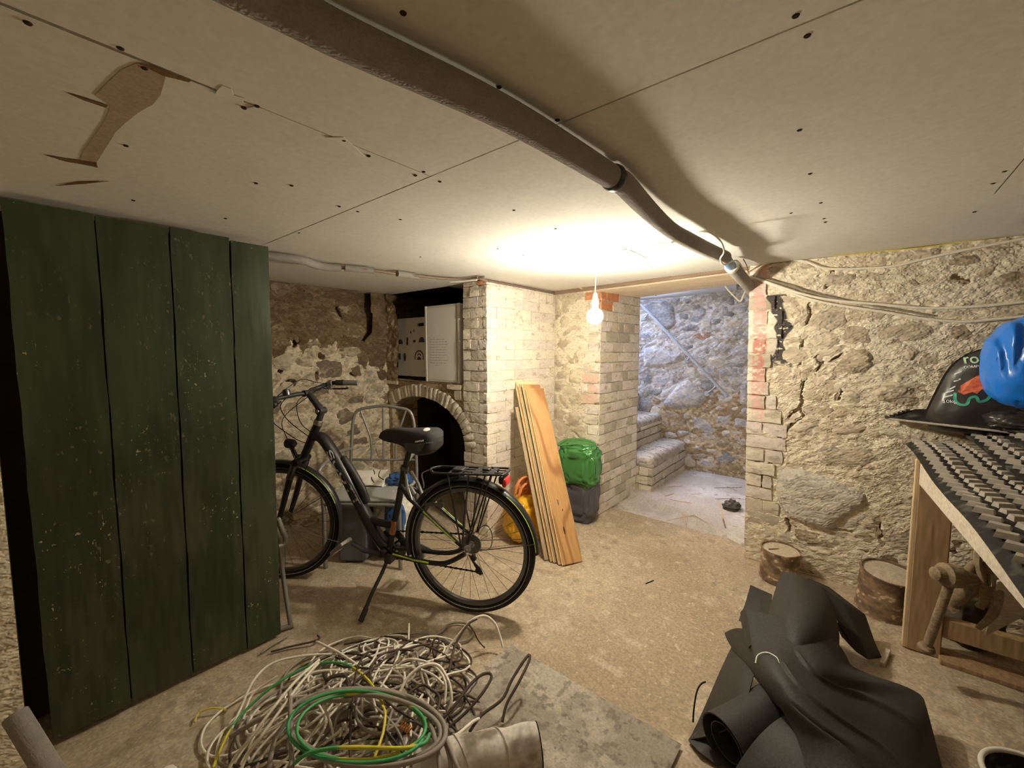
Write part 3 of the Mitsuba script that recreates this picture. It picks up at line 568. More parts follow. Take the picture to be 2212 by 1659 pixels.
# ---- the lamp
BX, BY, BZ = 2.03, 1.107, 1.592
lamp = thing('pendant_lamp', 'bare glowing bulb hanging on a short flex from the ceiling', 'lamp')
mat('white_plastic', (.72,.70,.65), .45, 0, .5)
obj('ceiling_rose', lathe([(0, -.036), (.036, -.036), (.040, -.034), (.0475, -.002), (.0475, 0)], 36, (BX, BY, H)), 'white_plastic', lamp, 30)
obj('flex', tube([(BX, BY, H-.03), (BX+.002, BY, H-.12), (BX-.001, BY, H-.2), (BX, BY, BZ+.12)], .0034, 8), 'white_plastic', lamp, True)
obj('lamp_holder', lathe([(.006, .125), (.010, .120), (.014, .105), (.0175, .085), (.0185, .083), (.0185, .079), (.0175, .077), (.0185, .070), (.020, .068), (.020, .062), (.0165, .060), (.015, .058), (0, .058)], 28, (BX, BY, BZ)), 'white_plastic', lamp, 30)
bp = [(.0145, .060), (.0155, .050)]+[(.044*math.cos(a), .044*math.sin(a)) for a in np.linspace(1.20, -math.pi/2, 26)]
bulb = obj('bulb', lathe(bp[::-1], 32, (BX, BY, BZ)), 'white_plastic', lamp, True, label='glowing globe bulb')
scene[bulb]['emitter'] = {'type': 'area', 'radiance': rgb([BULB_POWER*c for c in BULB_TINT])}
# ------------------------------------------------------------------ the bicycle
import meshkit
mat('bike_black', (.012,.012,.013), .38, 0, .5, coat=.3)
mat('bike_satin', (.028,.028,.029), .5, 0, .5)
mat('rubber', (.016,.015,.014), .75, 0, .35)
mat('alloy', (.55,.55,.54), .33, 1.0)
mat('dark_alloy', (.16,.16,.16), .38, 1.0)
mat('steel_spoke', (.16,.13,.10), .45, .6)
mat('lime_stripe', (.45,.60,.10), .5)
mat('decal_grey', (.34,.34,.33), .55)
mat('white_print', (.72,.72,.70), .6)
mat('saddle_cloth', lambda p, n, uv: mi.Color3f(.040, .037, .038)*(.75+.5*noise(p.x*700, p.y*700, p.z*700)), .8, 0, .3, sheen=.3)
mat('saddle_side', (.075,.072,.073), .6)
mat('red_lens', (.62,.03,.03), .25, 0, .6, coat=.5)
mat('grip_grey', (.17,.165,.155), .8)
mat('orange_sticker', (.42,.17,.08), .6)
mat('brass_brown', (.42,.30,.12), .5, .5)
A0 = np.array([1.525, 1.561, 0.0]); EB = N(np.array([1.031, 2.697, 0])-A0); NB = np.cross([0, 0, 1], EB); RW = .362; WB = 1.236
def P(s, w, z): return A0+EB*s+NB*w+np.array([0, 0, z])
def PP(*q): return np.array([P(*x) for x in q])
bike = thing('bicycle', 'black step-through city bicycle on its kickstand in front of the fireplace', 'bicycle')
def wheel(name, c, ax, parent):
    """ax: axle direction; c: hub centre."""
    x = N(np.cross([0, 0, 1], ax)); up = np.array([0, 0, 1.0])
    M = frame_matrix(c, x, np.cross(ax, x), ax)
    rim = lathe([(.304,-.011),(.3005,-.006),(.3005,.006),(.304,.011),(.322,.0125),(.324,.010),(.324,-.010),(.322,-.0125),(.304,-.011)], 72)
    w_ = obj(name, place(rim, M), 'dark_alloy', parent, 35)
    ring = [(.3425+.0195*math.cos(a), .0205*math.sin(a)) for a in np.linspace(math.pi*1.0, -math.pi*1.0, 19)]
    obj('tyre', place(lathe(ring, 96), M), 'rubber', w_, True)
    for sgn in (1, -1): obj('reflective_line', place(lathe([(.3335, sgn*.0186), (.3355, sgn*.0200), (.3372, sgn*.0204), (.3335, sgn*.0186)], 96), M), 'decal_grey', w_, True, label='pale reflective line round the tyre')
    obj('hub', place(lathe([(0,-.055),(.006,-.055),(.006,-.036),(.020,-.034),(.020,-.029),(.012,-.024),(.012,.024),(.020,.029),(.020,.034),(.006,.036),(.006,.055),(0,.055)], 24), M), 'alloy', w_, 30)
    for i in range(32):
        a = 2*math.pi*i/32; sg = 1 if i % 2 else -1; tw = .55*(1 if (i//2) % 2 else -1); b = a+tw
        p0 = np.array([.019*math.cos(b), .019*math.sin(b), sg*.031, 1]); p1 = np.array([.303*math.cos(a), .303*math.sin(a), sg*.003, 1])
        obj('spoke', rod((M@p0)[:3], (M@p1)[:3], .0011, 5), 'steel_spoke', w_, True)
    return w_
st_ang = math.radians(13); ca, sa = math.cos(st_ang), math.sin(st_ang)
FA = N(NB*ca-EB*sa)                                      # front axle: the wheel is turned a little to its left
FX = N(EB*ca+NB*sa)
rear = wheel('rear_wheel', P(0, 0, RW), NB, bike); front = wheel('front_wheel', P(WB, .004, RW), FA, bike)
obj('sprocket', lathe([(.012,-.050),(.022,-.050),(.030,-.046),(.052,-.034),(.056,-.030),(.056,-.027),(.012,-.026)], 36, P(0, 0, RW), NB), 'alloy', rear, 30)
obj('spoke_guard', lathe([(.02,-.0255),(.052,-.0245),(.052,-.0235),(.02,-.0245)], 36, P(0, 0, RW), NB), 'dark_alloy', rear, 30)
obj('brake_disc', lathe([(.02,-.040),(.045,-.040),(.045,-.034),(.02,-.034)], 30, P(WB, .004, RW), FA), 'brass_brown', front, 30)
# frame
bbs = (.500, .283)
down = cat_rom(PP((.975,0,.905),(.91,0,.845+.04),(.80,0,.735),(.698,0,.56),(.60,0,.395),(.545,0,.322),bbs[:1]+(0,)+bbs[1:]), per=8)
fr_ = obj('frame', join(tube(down, np.interp(np.linspace(0,1,len(down)), [0,.15,.8,1],[.032,.038,.040,.036]), 16, flat=.8),
    tube(PP((.955,0,.975),(1.055,0,.785)), .0235, 14),
    tube(cat_rom(PP((.69,0,.50),(.64,0,.455),(.575,0,.432),(.50,0,.425),(.455,0,.43)), per=6), .020, 12),
    tube(PP((.382,0,.765),(.44,0,.50),(.492,0,.29)), .0185, 14),
    lathe([(0,-.036),(.026,-.036),(.026,.036),(0,.036)], 18, P(.5,0,.283), NB),
    *[tube(PP((.40,s*.014,.665),(.33,s*.055,.615),(.25,s*.062,.56),(.012,s*.068,.385)), [.012,.012,.011,.009], 10) for s in (1,-1)],
    *[tube(cat_rom(PP((.47,s*.018,.28),(.40,s*.045,.272),(.20,s*.058,.27),(.10,s*.066,.29),(.0,s*.068,.352)), per=5), .0125, 10) for s in (1,-1)]), 'bike_black', bike, 40)
for s in (1, -1): obj('stay_line', tube(PP((.235,s*.0745,.556),(.05,s*.0785,.415)), .0045, 8), 'lime_stripe', fr_, True)
obj('stay_line', tube(PP((.44,.049,.280),(.30,.062,.272),(.21,.069,.273)), .005, 8), 'lime_stripe', fr_, True)
obj('sticker', tube(PP((.452,.0035,.455),(.470,.0035,.375)), .0178, 14, caps=False), 'orange_sticker', fr_, True, label='orange sticker')
def text_on(txt, h, o, xdir, ydir, m, parent, name, label, depth=.0016, bold=True, sx=1.0):
    t = meshkit.text_mesh(txt, h, depth, bold); x, y = N(xdir), N(ydir); y = N(y-x*(x@y)); z = np.cross(x, y)
    b = t.bounds; t.apply_translation(-np.array([b[0][0], (b[0][1]+b[1][1])/2, 0])); t.apply_scale([sx, 1, 1])
    obj(name, place(t, frame_matrix(o, x, y, z)), m, parent, False, label=label)
dv = P(.655, 0, .49)-P(.86, 0, .82); du = N(dv); nup = N(np.cross(NB, du))
tx = meshkit.text_mesh('SCOTT', .036, .0012, True); tb = tx.bounds; tv = np.asarray(tx.vertices)-[tb[0][0], (tb[0][1]+tb[1][1])/2, 0]; tv[:, 0] *= 2.15
tl0, tl1 = P(.868, 0, .828), P(.655, 0, .488); th = tv[:, 1]/.041+.42; rr = .0405+tv[:, 2]
tw_ = tl0+np.outer(tv[:, 0], N(tl1-tl0))+np.outer(rr*np.cos(th), NB)+np.outer(rr*np.sin(th)*.86, nup)
obj('lettering', trimesh.Trimesh(tw_, tx.faces, process=False), 'decal_grey', fr_, False, label='grey SCOTT lettering down the tube')
obj('reflective_dash', tube(PP((.938,.0255,.888),(.922,.0275,.868)), .003, 6), 'white_print', fr_, True)
obj('cable_cover', tube(cat_rom(PP((.80,-.012,.79),(.735,-.012,.71),(.665,-.012,.60),(.64,-.01,.53)), per=6), [.012]+[.022]*17+[.01], 12), 'bike_satin', fr_, True)
# fork, front fittings
fk = obj('fork', join(*[tube(PP((1.075,s*.03,.755)), .02, 8) if False else tube([P(1.085,0,.745)+FA*s*.062, P(1.125,0,.66)+FA*s*.064, P(1.18,0,.50)+FA*s*.064, P(WB,0,RW)+FA*s*.060], [.018,.0185,.016,.012], 12) for s in (1,-1)],
    tube([P(1.08,0,.755)+FA*.075, P(1.075,0,.765), P(1.08,0,.755)-FA*.075], .02, 12)), 'bike_black', bike, 40)
for s in (1, -1): obj('stanchion', tube([P(1.09,0,.74)+FA*s*.062, P(1.128,0,.655)+FA*s*.064], .0205, 14), 'dark_alloy', fk, True)
def guard(c, x, ax, a0, a1, R, half, name, label=None):
    n_, k = 40, 9
    def fn(U, V):
        a = a0+(a1-a0)*U; q = (V-.5)*2; r = R-.010*q*q-.004*q**4
        return c+(r*np.cos(a))[:, None]*x+(r*np.sin(a))[:, None]*np.array([0, 0, 1.0])+(q*half)[:, None]*ax
    g_ = obj(name, thick(grid_mesh(n_, k, fn), .0022), 'bike_black', bike, 40, label=label)
    return g_
rg = guard(P(0,0,RW), -EB, NB, math.radians(2), math.radians(196), .382, .030, 'rear_mudguard')
obj('reflective_edge', tube([P(0,.0305,RW)-EB*(.371*math.cos(a))+np.array([0,0,.371*math.sin(a)]) for a in np.linspace(.08, .95, 16)], .0028, 6), 'lime_stripe', rg, True)
fg = guard(P(WB,.004,RW), -FX, FA, math.radians(-26), math.radians(150), .382, .030, 'front_mudguard')
obj('reflective_edge', tube([P(WB,.004,RW)+FA*.0305-FX*(.372*math.cos(a))+np.array([0,0,.372*math.sin(a)]) for a in np.linspace(.35, 1.35, 16)], .0026, 6), 'lime_stripe', fg, True)
def fgp(a, r, w): return P(WB,.004,RW)-FX*(r*math.cos(a))+np.array([0,0,r*math.sin(a)])+FA*w
obj('mud_flap', thick(grid_mesh(6, 6, lambda U, V: np.array([fgp(-.40-.16*u, .380, (v-.5)*(.055+.03*u)) for u, v in zip(U, V)])), .003), 'grip_grey', fg, 40)
for a in (-.30,): obj('stay', tube([P(WB,.004,RW)+FA*.058, fgp(a, .380, .032)], .0022, 6), 'alloy', fg, True)
for s in (1, -1): obj('stay', tube([P(0,s*.070,RW), P(0,s*.034,RW)-EB*.372*math.cos(.20)+np.array([0,0,.372*math.sin(.20)])], .0022, 6), 'steel_spoke', rg, True)
for s in (1,): obj('stay', tube([P(WB,.004,RW)+FA*.058, fgp(.55, .380, .032)], .0022, 6), 'steel_spoke', fg, True)
# stem, bars
hs = obj('headset', lathe([(.018,0),(.026,.002),(.026,.012),(.022,.014),(.022,.017),(.025,.019),(.025,.026),(.018,.030)], 20, P(.955,0,.975), P(.945,0,1.0)-P(.955,0,.975)), 'alloy', bike, 30)
obj('stem', join(tube(PP((.945,0,1.0),(.925,0,1.045),(.925,0,1.06)), [.0185,.0185,.0185], 14), tube(cat_rom(PP((.925,0,1.055),(.950,0,1.09),(.995,0,1.14),(1.020,0,1.158)), per=5), [.022]*5+[.0195]*5+[.017]*5+[.016], 14), lathe([(0,-.027),(.021,-.027),(.021,.027),(0,.027)], 16, P(.925,0,1.058), NB), lathe([(0,-.026),(.019,-.026),(.019,.026),(0,.026)], 16, P(1.022,0,1.158), NB)), 'bike_satin', bike, 40)
obj('bolt', lathe([(0,0),(.009,0),(.010,-.004),(.010,-.007)][::-1], 14, P(.925,.034,1.058), NB), 'alloy', bike, 30)
bar = cat_rom(PP((.925,.33,1.13),(.99,.26,1.148),(1.075,.17,1.142),(1.045,.07,1.155),(1.022,0,1.158),(1.055,-.06,1.160),(1.115,-.14,1.163),(1.125,-.20,1.168),(1.085,-.255,1.192),(1.03,-.275,1.20),(.93,-.30,1.20)), per=6)
obj('handlebar', tube(bar, .0128, 12), 'bike_satin', bike, True)
gr = obj('grip', tube(PP((1.035,-.272,1.200),(.985,-.285,1.200)), .0185, 14), 'bike_satin', bike, 40); obj('grip_end', tube(PP((.985,-.285,1.20),(.895,-.305,1.199)), .0170, 14), 'grip_grey', gr, 40, label='grey rubber grip end')
gl = obj('grip', tube(PP((1.0,.255,1.15),(.94,.315,1.134)), .0185, 14), 'bike_satin', bike, 40)
obj('shifter', join(lathe([(.013,0),(.022,.002),(.024,.010),(.022,.026),(.013,.03)], 18, P(1.085,-.256,1.193), P(1.03,-.273,1.2)-P(1.085,-.256,1.193)), box([-.014,-.012,-.03],[.014,.012,0], .004).apply_transform(frame_matrix(P(1.07,-.262,1.19), EB, NB, [0,0,1.]))), 'alloy', bike, 30)
obj('brake_lever', tube(cat_rom(PP((1.115,-.235,1.175),(1.085,-.262,1.162),(1.0,-.285,1.160),(.96,-.295,1.165)), per=5), [.009]*4+[.006]*12, 8), 'dark_alloy', bike, True)
obj('bell', join(lathe([(0,.02),(.017,.017),(.021,.006),(.021,-.016),(0,-.018)], 20, P(1.062,.11,1.172), (0,.2,1)), lathe([(.0205,-.004),(.0222,-.004),(.0222,.001),(.0205,.001)], 20, P(1.062,.11,1.172), (0,.2,1))), 'dark_alloy', bike, 35)
obj('light_bracket', join(tube(PP((1.10,.01,.765),(1.12,.01,.80),(1.138,.01,.835)), .011, 10), box([-.01,-.012,-.02],[.03,.012,.02],.004).apply_transform(frame_matrix(P(1.09,.0,.765), EB, NB, [0,0,1.]))), 'bike_black', bike, 40)
obj('headlight', lathe([(0,-.03),(.018,-.03),(.026,-.018),(.029,.02),(.027,.026),(0,.027)], 22, P(1.145,.01,.852), EB), 'bike_black', bike, 35)
for q in ([(1.06,.10,1.15),(1.16,.06,1.08),(1.13,.03,.99),(.985,.028,.90)], [(1.05,.16,1.13),(1.20,.10,1.02),(1.10,.04,.90),(1.02,.026,.865)], [(1.09,-.20,1.165),(1.18,-.10,1.10),(1.06,.02,.99),(.965,.026,.925)], [(1.12,-.18,1.15),(1.22,-.02,1.0),(1.15,.03,.88),(1.10,.03,.76)],
          [(1.09,.05,.75),(1.03,.05,.70),(1.0,.045,.73),(.985,.035,.80)], [(1.1,.16,1.14),(1.07,.0,1.235),(1.09,-.15,1.21),(1.085,-.24,1.195)]):
    obj('cable', tube(cat_rom(PP(*q), per=8), .0024, 6), 'bike_black', bike, True)
# seat
obj('seat_post', tube(PP((.342,0,.885),(.382,0,.765)), .0145, 14), 'bike_satin', bike, True)
obj('seat_clamp', join(lathe([(.0185,-.012),(.0225,-.010),(.0225,.010),(.0185,.012)], 18, P(.384,0,.76), P(.342,0,.885)-P(.382,0,.765)), tube(PP((.37,.022,.765),(.345,.03,.768)), .006, 8)), 'dark_alloy', bike, 35)
sec = []
for t in np.linspace(0, 1, 26):
    s = .536-.375*t; half = np.interp(t, [0,.03,.08,.3,.5,.75,.90,.97,1], [.010,.018,.024,.031,.052,.090,.086,.064,.030]); top = np.interp(t, [0,.04,.1,.25,.5,.75,.90,.97,1], [.932,.956,.971,.984,.984,.990,.992,.978,.948]); bot = np.interp(t, [0,.1,.35,.55,.7,.88,.96,1], [.920,.905,.893,.866,.845,.858,.885,.925])
    sec.append((s, half, top, bot))
def sad(U, V):
    out = []
    for u, v in zip(U, V):
        s, hf, tp, bt = sec[int(round(u*25))]; a = math.pi*(1+2*v)*1.0
        c_, s_ = math.cos(a), math.sin(a); z = (tp+bt)/2+(tp-bt)/2*np.sign(s_)*abs(s_)**.55; w = hf*np.sign(c_)*abs(c_)**.6
        out.append(P(s, w, z))
    return np.array(out)
sd = obj('saddle', grid_mesh(26, 33, sad), 'saddle_cloth', bike, True)
cap0 = [sad(np.full(32, u), np.arange(32)/32.) for u in (0, 1)]
for c in cap0: obj('saddle_end', trimesh.Trimesh(np.vstack([c, c.mean(0)]), [[i, (i+1) % 32, 32] for i in range(32)], process=False), 'saddle_cloth', sd, True)
def skirt(U, V):
    s = .345-.175*U; hf = np.interp(s, [.161,.19,.25,.35], [.075,.093,.095,.060])+.002
    return A0+np.outer(s, EB)+np.outer(hf-.012*V, NB)+np.outer(.915+.018*U-.055*V*np.sin(np.clip(U*1.15+.12,0,1)*math.pi)**.5, [0,0,1])
obj('side_panel', thick(grid_mesh(18, 8, skirt), .004), 'saddle_side', sd, 40, label='lighter grey lower side panel')
text_on('comfort', .010, P(.265,.0915,.934), -EB+.18*np.array([0,0,1]), np.array([0,0,1.])-.6*NB, 'white_print', sd, 'lettering', 'small white lettering')
obj('emblem', lathe([(0,.003),(.017,.002),(.019,0)], 20, P(.222,.042,.992), N(np.array([0,0,1.])+.35*NB)), 'white_print', sd, 30, label='round white emblem')
# cranks, pedals, chain, derailleur
cr = obj('crank', join(tube(PP((.50,.07,.283),(.60,.082,.296),(.672,.088,.330)), [.021,.018,.016], 10, flat=.6), lathe([(0,0),(.02,0),(.022,-.03),(0,-.03)][::-1], 18, P(.5,.075,.283), NB)), 'bike_satin', bike, 40)
obj('crank', tube(PP((.50,-.07,.283),(.34,-.085,.236)), [.016,.013], 10, flat=.6), 'bike_satin', bike, 40)
def pedal(c, xd, name):
    M = frame_matrix(c, xd, NB, np.cross(xd, NB)); m_ = []
    for w in (-.040, .040): m_.append(box([-.048, w-.004, -.011], [.048, w+.004, .011], .003))
    for x_ in (-.044, .044): m_.append(box([x_-.005, -.044, -.011], [x_+.005, .044, .011], .003))
    k = obj(name, place(join(*m_), M), 'alloy', bike, 35); obj('body', place(join(box([-.02,-.04,-.009],[.02,.04,.009],.003), box([-.03,-.02,-.007],[.03,.02,.007],.003)), M), 'rubber', k, 35)
pedal(P(.705,.14,.333), N(EB*.75+np.array([0,0,-.66])), 'pedal'); pedal(P(.37,-.14,.225), N(EB*.9+np.array([0,0,.3])), 'pedal')
obj('chainring', lathe([(.050,-.052),(.088,-.052),(.093,-.050),(.088,-.048),(.050,-.048)], 40, P(.5,0,.283), NB), 'dark_alloy', bike, 35)
obj('chainring_spider', join(*[beam(P(.5,-.05,.283), P(.5+.06*math.cos(a),-.05,.283+.06*math.sin(a)), .012, .004, NB) for a in np.arange(5)*1.2566]), 'dark_alloy', bike, 35)
def chain_path():
    up = [(s, z) for s, z in zip(np.linspace(.505,.01,34), np.linspace(.365,.405,34))]; lo = [(s, z) for s, z in zip(np.linspace(.49,-.02,34), np.linspace(.204,.196,34))]
    return up, lo
up_, lo_ = chain_path(); links = []
for run in (up_, lo_):
    for i, (s, z) in enumerate(run):
        links.append(beam(P(s+.0072,-.05,z), P(s-.0072,-.05,z), .008 if i % 2 else .005, .010 if i % 2 else .007, (0,0,1), .001))
obj('chain', join(links), 'rubber', bike, 35)
obj('derailleur', join(tube(PP((.0,-.062,.345),(.005,-.066,.30),(.0,-.06,.262)), [.014,.012,.012], 10), thick(grid_mesh(4,4,lambda U,V: np.array([P(.018-.055*v+.010*u*(1-v)-.02*(1-u)*(v>.5),-.052,.285-.095*v-.012*u*v) for u,v in zip(U,V)])), .006), lathe([(0,-.004),(.018,-.004),(.018,.004),(0,.004)],16,P(.0,-.052,.272),NB), lathe([(.006,-.004),(.017,-.004),(.017,.004),(.006,.004)],16,P(-.028,-.052,.203),NB)), 'bike_satin', bike, 40)
obj('cable', tube(cat_rom(PP((.10,-.07,.30),(-.05,-.075,.45),(-.10,-.075,.41),(-.09,-.072,.33),(-.035,-.068,.315)), per=8), .0022, 6), 'bike_black', bike, True)
obj('rear_brake', join(*[tube(PP((.305,s*.05,.60),(.335,s*.058,.66),(.36,s*.03,.735)), [.011,.009,.007], 8) for s in (1,-1)], tube(cat_rom(PP((.30,.07,.61),(.37,.02,.74),(.375,-.03,.75),(.40,-.035,.70)),per=6), .003, 6), box([-.03,-.008,-.008],[.03,.008,.008],.003).apply_transform(frame_matrix(P(.315,.042,.655), N(EB*.6+np.array([0,0,.8])), NB, N(np.cross(EB*.6+np.array([0,0,.8]),NB))))), 'alloy', bike, 35)
obj('light_lock', join(lathe([(0,-.008),(.02,-.008),(.02,.008),(0,.008)],14,P(.14,.06,.60),NB), tube(PP((.235,.06,.59),(.14,.06,.60)), .008, 8)), 'dark_alloy', bike, 35)
# kickstand
obj('kickstand', join(tube(cat_rom(PP((.485,.03,.235),(.492,.085,.175),(.505,.16,.10),(.509,.225,.03)), per=5), .010, 10), tube(PP((.508,.205,.05),(.510,.252,.006)), .0135, 10), box([-.022,-.03,-.03],[.022,.035,.03],.006).apply_transform(frame_matrix(P(.478,.015,.245), EB, NB, [0,0,1.]))), 'bike_satin', bike, 40)
# rack and rear lamp
loop = [(.185,.050,.768),(.172,.064,.768),(0,.065,.776),(-.18,.064,.786),(-.205,.055,.787),(-.212,.03,.787),(-.212,-.03,.787),(-.205,-.055,.787),(-.18,-.064,.786),(0,-.065,.776),(.172,-.064,.768),(.20,-.05,.768),(.218,-.025,.768),(.222,0,.768),(.21,.03,.768)]
rk = obj('rack', join(tube(cat_rom(PP(*loop), per=4, closed=True), .006, 8, closed=True),
    *[tube(PP((.10-.0*k,.022*k,.771),(-.20,.022*k,.785)), .004, 6) for k in (1,-1)],
    *[beam(P(x_,-.064,z_), P(x_,.064,z_), w_, .004, (0,0,1), .001) for x_, z_, w_ in ((.09,.772,.012),(-.06,.780,.050),(-.135,.784,.030),(.03,.775,.012))],
    box([-.03,-.03,0],[.03,.03,.014],.004).apply_transform(frame_matrix(P(.055,0,.774), EB, NB, [0,0,1.])), box([-.02,-.02,0],[.02,.02,.016],.004).apply_transform(frame_matrix(P(-.10,0,.784), EB, NB, [0,0,1.]))), 'bike_satin', bike, 40)
for s in (1, -1):
    obj('strut', beam(P(-.025,s*.068,.776), P(.012,s*.074,.40), .020, .006, EB, .002), 'bike_satin', rk, 40)
    for x_, b_ in ((.095,.022),(-.145,-.02),(-.115,-.012)): obj('strut', tube(PP((x_,s*.066,.775 if x_>0 else .783),(b_,s*.073,.41)), .0042, 8), 'bike_satin', rk, True)
tl_ = obj('tail_lamp', box([-.02,-.045,-.022],[.012,.045,.022],.008).apply_transform(frame_matrix(P(-.188,0,.752), EB, NB, [0,0,1.])), 'bike_black', bike, 40)
obj('lens', box([-.028,-.042,-.032],[-.004,.042,.014],.008).apply_transform(frame_matrix(P(-.190,.004,.748), EB, NB, [0,0,1.])), 'red_lens', tl_, 40, label='red reflector lens')
obj('carrier_strap', tube(cat_rom(PP((.225,.01,.766),(.27,.012,.74),(.262,.012,.69),(.262,.012,.66)), per=6), .0035, 6), 'alloy', rk, True)
# ------------------------------------------------------------------ green plank partition
def green_color(p, n, uv):
    f = fbm(p.x*9, p.z*2.2, p.y*9, 3); g = fbm(p.x*70, p.z*9, p.y*30, 2)
    c = mix((.019,.030,.013), (.036,.053,.023), smoothstep(.35, .65, f))*(.8+.4*g)
    sc = smoothstep(.76, .84, noise(p.x*90+p.z*30, p.z*60, 2.)*.5+.5*noise(p.x*230, p.z*90, 5.))*smoothstep(.45, .7, fbm(p.x*4, p.z*3, 9., 2))
    chip = smoothstep(.80, .86, noise(p.x*80+4, p.z*60, 7.)*.5+.5*noise(p.x*260, p.z*170, 3.))*smoothstep(.52, .66, fbm(p.x*6+5, p.z*3, 2., 3))
    grime = smoothstep(.40, .72, fbm(p.x*7, p.z*3, 4., 4)*.7+.3*g)*smoothstep(1.2, .4, p.z+1.1*(f-.5))
    c = mix(c, (.070,.056,.036), grime*.6)
    return mix(mix(c, (.15,.13,.08), sc*.6), (.38,.33,.20), chip*.8)
def green_bump(p, n, uv): return .0009*fbm(p.x*60, p.z*5, p.y*20, 3)+.0035*fbm(p.x*7, p.z*5, 1., 2)
mat('green_paint', green_color, .36, 0, .55, green_bump, eps=1.5e-3)
door = thing('plank_partition', 'tall dark green plank partition door standing at the left up to the ceiling', 'door')
edges = [(.019, .021), (.2355, .2325), (.443, .4275), (.6545, .6385), (.807, .7845)]
for i, ((a1, a0), (b1, b0)) in enumerate(zip(edges[:-1], edges[1:])):
    gp = .0042 if i in (0, 2) else .0010; dy = (0, .002, .001, -.002)[i]
    zt = 1.893+(.003, .0, .006, -.005)[i]; zb = (.022, .024, .022, .012)[i]
    x0, x1, X0, X1 = a0+(gp if i else 0), b0-gp, a1+(gp if i else 0), b1-gp
    def fn(U, V):
        a = x0+(X0-x0)*V; b = x1+(X1-x1)*V; w_ = .0012*np.sin(V*23+i)+.0008*np.sin(V*61+2*i); x = a+(b-a)*U+np.where((U < .01) | (U > .99), w_, 0)
        e = np.minimum(U, 1-U)*(b-a); y = 2.140+dy+.0006*(U-.5)**2*4*(1 if i % 2 else -1)+.0009*n3(np.stack([x*9, V*6, 0*x+i], 1), 1, 2, i)
        return np.stack([x, y, zb+(zt-zb)*V], 1)
    ue = np.array([0, .012, .03, .12, .25, .4, .55, .7, .85, .97, .988, 1])
    front = grid_mesh(12, 40, lambda U, V, ue=ue: fn(ue[np.rint(U*11).astype(int)], V)); f_ = front.faces[:, ::1]
    m = thick(trimesh.Trimesh(np.asarray(front.vertices)+[0, .012, 0], f_, process=False), .024)
    obj('plank', m, 'green_paint', door, 40)
obj('backing', box([.03, 2.1665, .03], [.785, 2.172, 1.88]), 'soot', door, False)  # added panel, out of view, keeps light out of the plank gaps
for zz in (.35, 1.55): obj('ledge', box([.03, 2.173, zz-.06], [.78, 2.196, zz+.06], .003), 'green_paint', door, 30)
# ------------------------------------------------------------------ pipe under the ceiling
def foam_color(p, n, uv): return mix((.25,.232,.205), (.32,.297,.262), fbm(p.x*40, p.y*40, p.z*40, 3))*(.85+.3*noise(p.x*400, p.y*400, p.z*400))
mat('foam_grey', foam_color, .85, 0, .2, lambda p, n, uv: .0022*noise(p.x*330, p.y*330, p.z*330), eps=8e-4)
mat('blue_joint', (.10,.22,.36), .35, 0, .5); mat('tape_black', (.02,.022,.026), .3, 0, .6)
mat('cable_white', (.80,.755,.65), .5, 0, .4); mat('cable_yellow', (.70,.58,.10), .5, 0, .4); mat('cable_grey', (.30,.265,.225), .55, 0, .35)
mat('copper_old', lambda p, n, uv: mix((.15,.11,.085), (.24,.175,.13), fbm(p.x*60, p.y*60, p.z*60, 2)), .6, .1)
Q = lambda x, y, z: on(x, y, 2, z)
pp = thing('insulated_pipe', 'long grey foam-lagged pipe running under the ceiling to the doorway', 'pipe')
s0 = Q(322, -120, 1.886); s1 = Q(585, 0, 1.884)
dirn = N(s1-s0); start = s1+(s1-Q(760, 90, 1.882))*4
segA = np.array([start, s1, Q(760, 90, 1.883), Q(1100, 250, 1.882), Q(1320, 381, 1.880)])
obj('foam_lagging', tube(cat_rom(segA, per=14), .0305, 20), 'foam_grey', pp, 40, label='straight length of grey lagging')
segB = cat_rom([Q(1332, 388, 1.880), Q(1348, 398, 1.879), Q(1387, 440, 1.876), Q(1425, 477, 1.872), Q(1455, 501, 1.868), Q(1482, 516, 1.866), Q(1525, 538, 1.866), Q(1566, 556, 1.868)], per=8)
obj('foam_lagging', tube(segB, .0300+.0012*np.sin(np.linspace(0, 9, len(segB))), 20), 'foam_grey', pp, 40, label='drooping bent length of grey lagging')
e3 = on(1617, 618, 0, 2.93)
a3 = on(1580, 575, 2, 1.868)
segC = np.array([a3, a3+(e3-a3)*.5, e3, e3+(e3-a3)*.35])
obj('foam_lagging', tube(segC, .034, 20), 'foam_grey', pp, 40, label='last length of lagging entering the wall')
jd = N(segB[1]-segA[-1]); jm = (segA[-1]+segB[0])/2
obj('collar', lathe([(.0, -.016), (.030, -.016), (.0345, -.010), (.0355, .004), (.033, .014), (.0, .015)], 28, jm, jd), 'tape_black', pp, 35, label='shiny black tape collar')
obj('collar', tube([segB[-1]-N(a3-segB[-1])*.01, a3+N(a3-segB[-1])*.02], .024, 18), 'blue_joint', pp, 35, label='bare blue pipe between two lengths of lagging')
obj('collar', tube([a3-N(e3-a3)*.005, a3+N(e3-a3)*.02], .0352, 20), 'white_plastic', pp, 35)
p2 = thing('small_pipe', 'thin pipe in short pieces of white lagging along the ceiling above the chimney breast', 'pipe')
c2 = [Q(500, 545, 1.893), Q(583, 553, 1.893), Q(650, 562, 1.893), Q(680, 572, 1.890), Q(705, 577, 1.889), Q(735, 579, 1.893)]
obj('foam_lagging', tube(cat_rom(c2, per=8), .0215, 16), 'foam_grey', p2, 40)
run = [Q(725, 578, 1.893), Q(760, 580, 1.893), Q(806, 584, 1.894), Q(860, 592, 1.895), Q(905, 596, 1.897), Q(950, 601, 1.90), Q(1000, 603, 1.903), Q(1045, 598, 1.904)]
obj('copper_run', tube(cat_rom(run, per=6), .0085, 10), 'copper_old', p2, True)
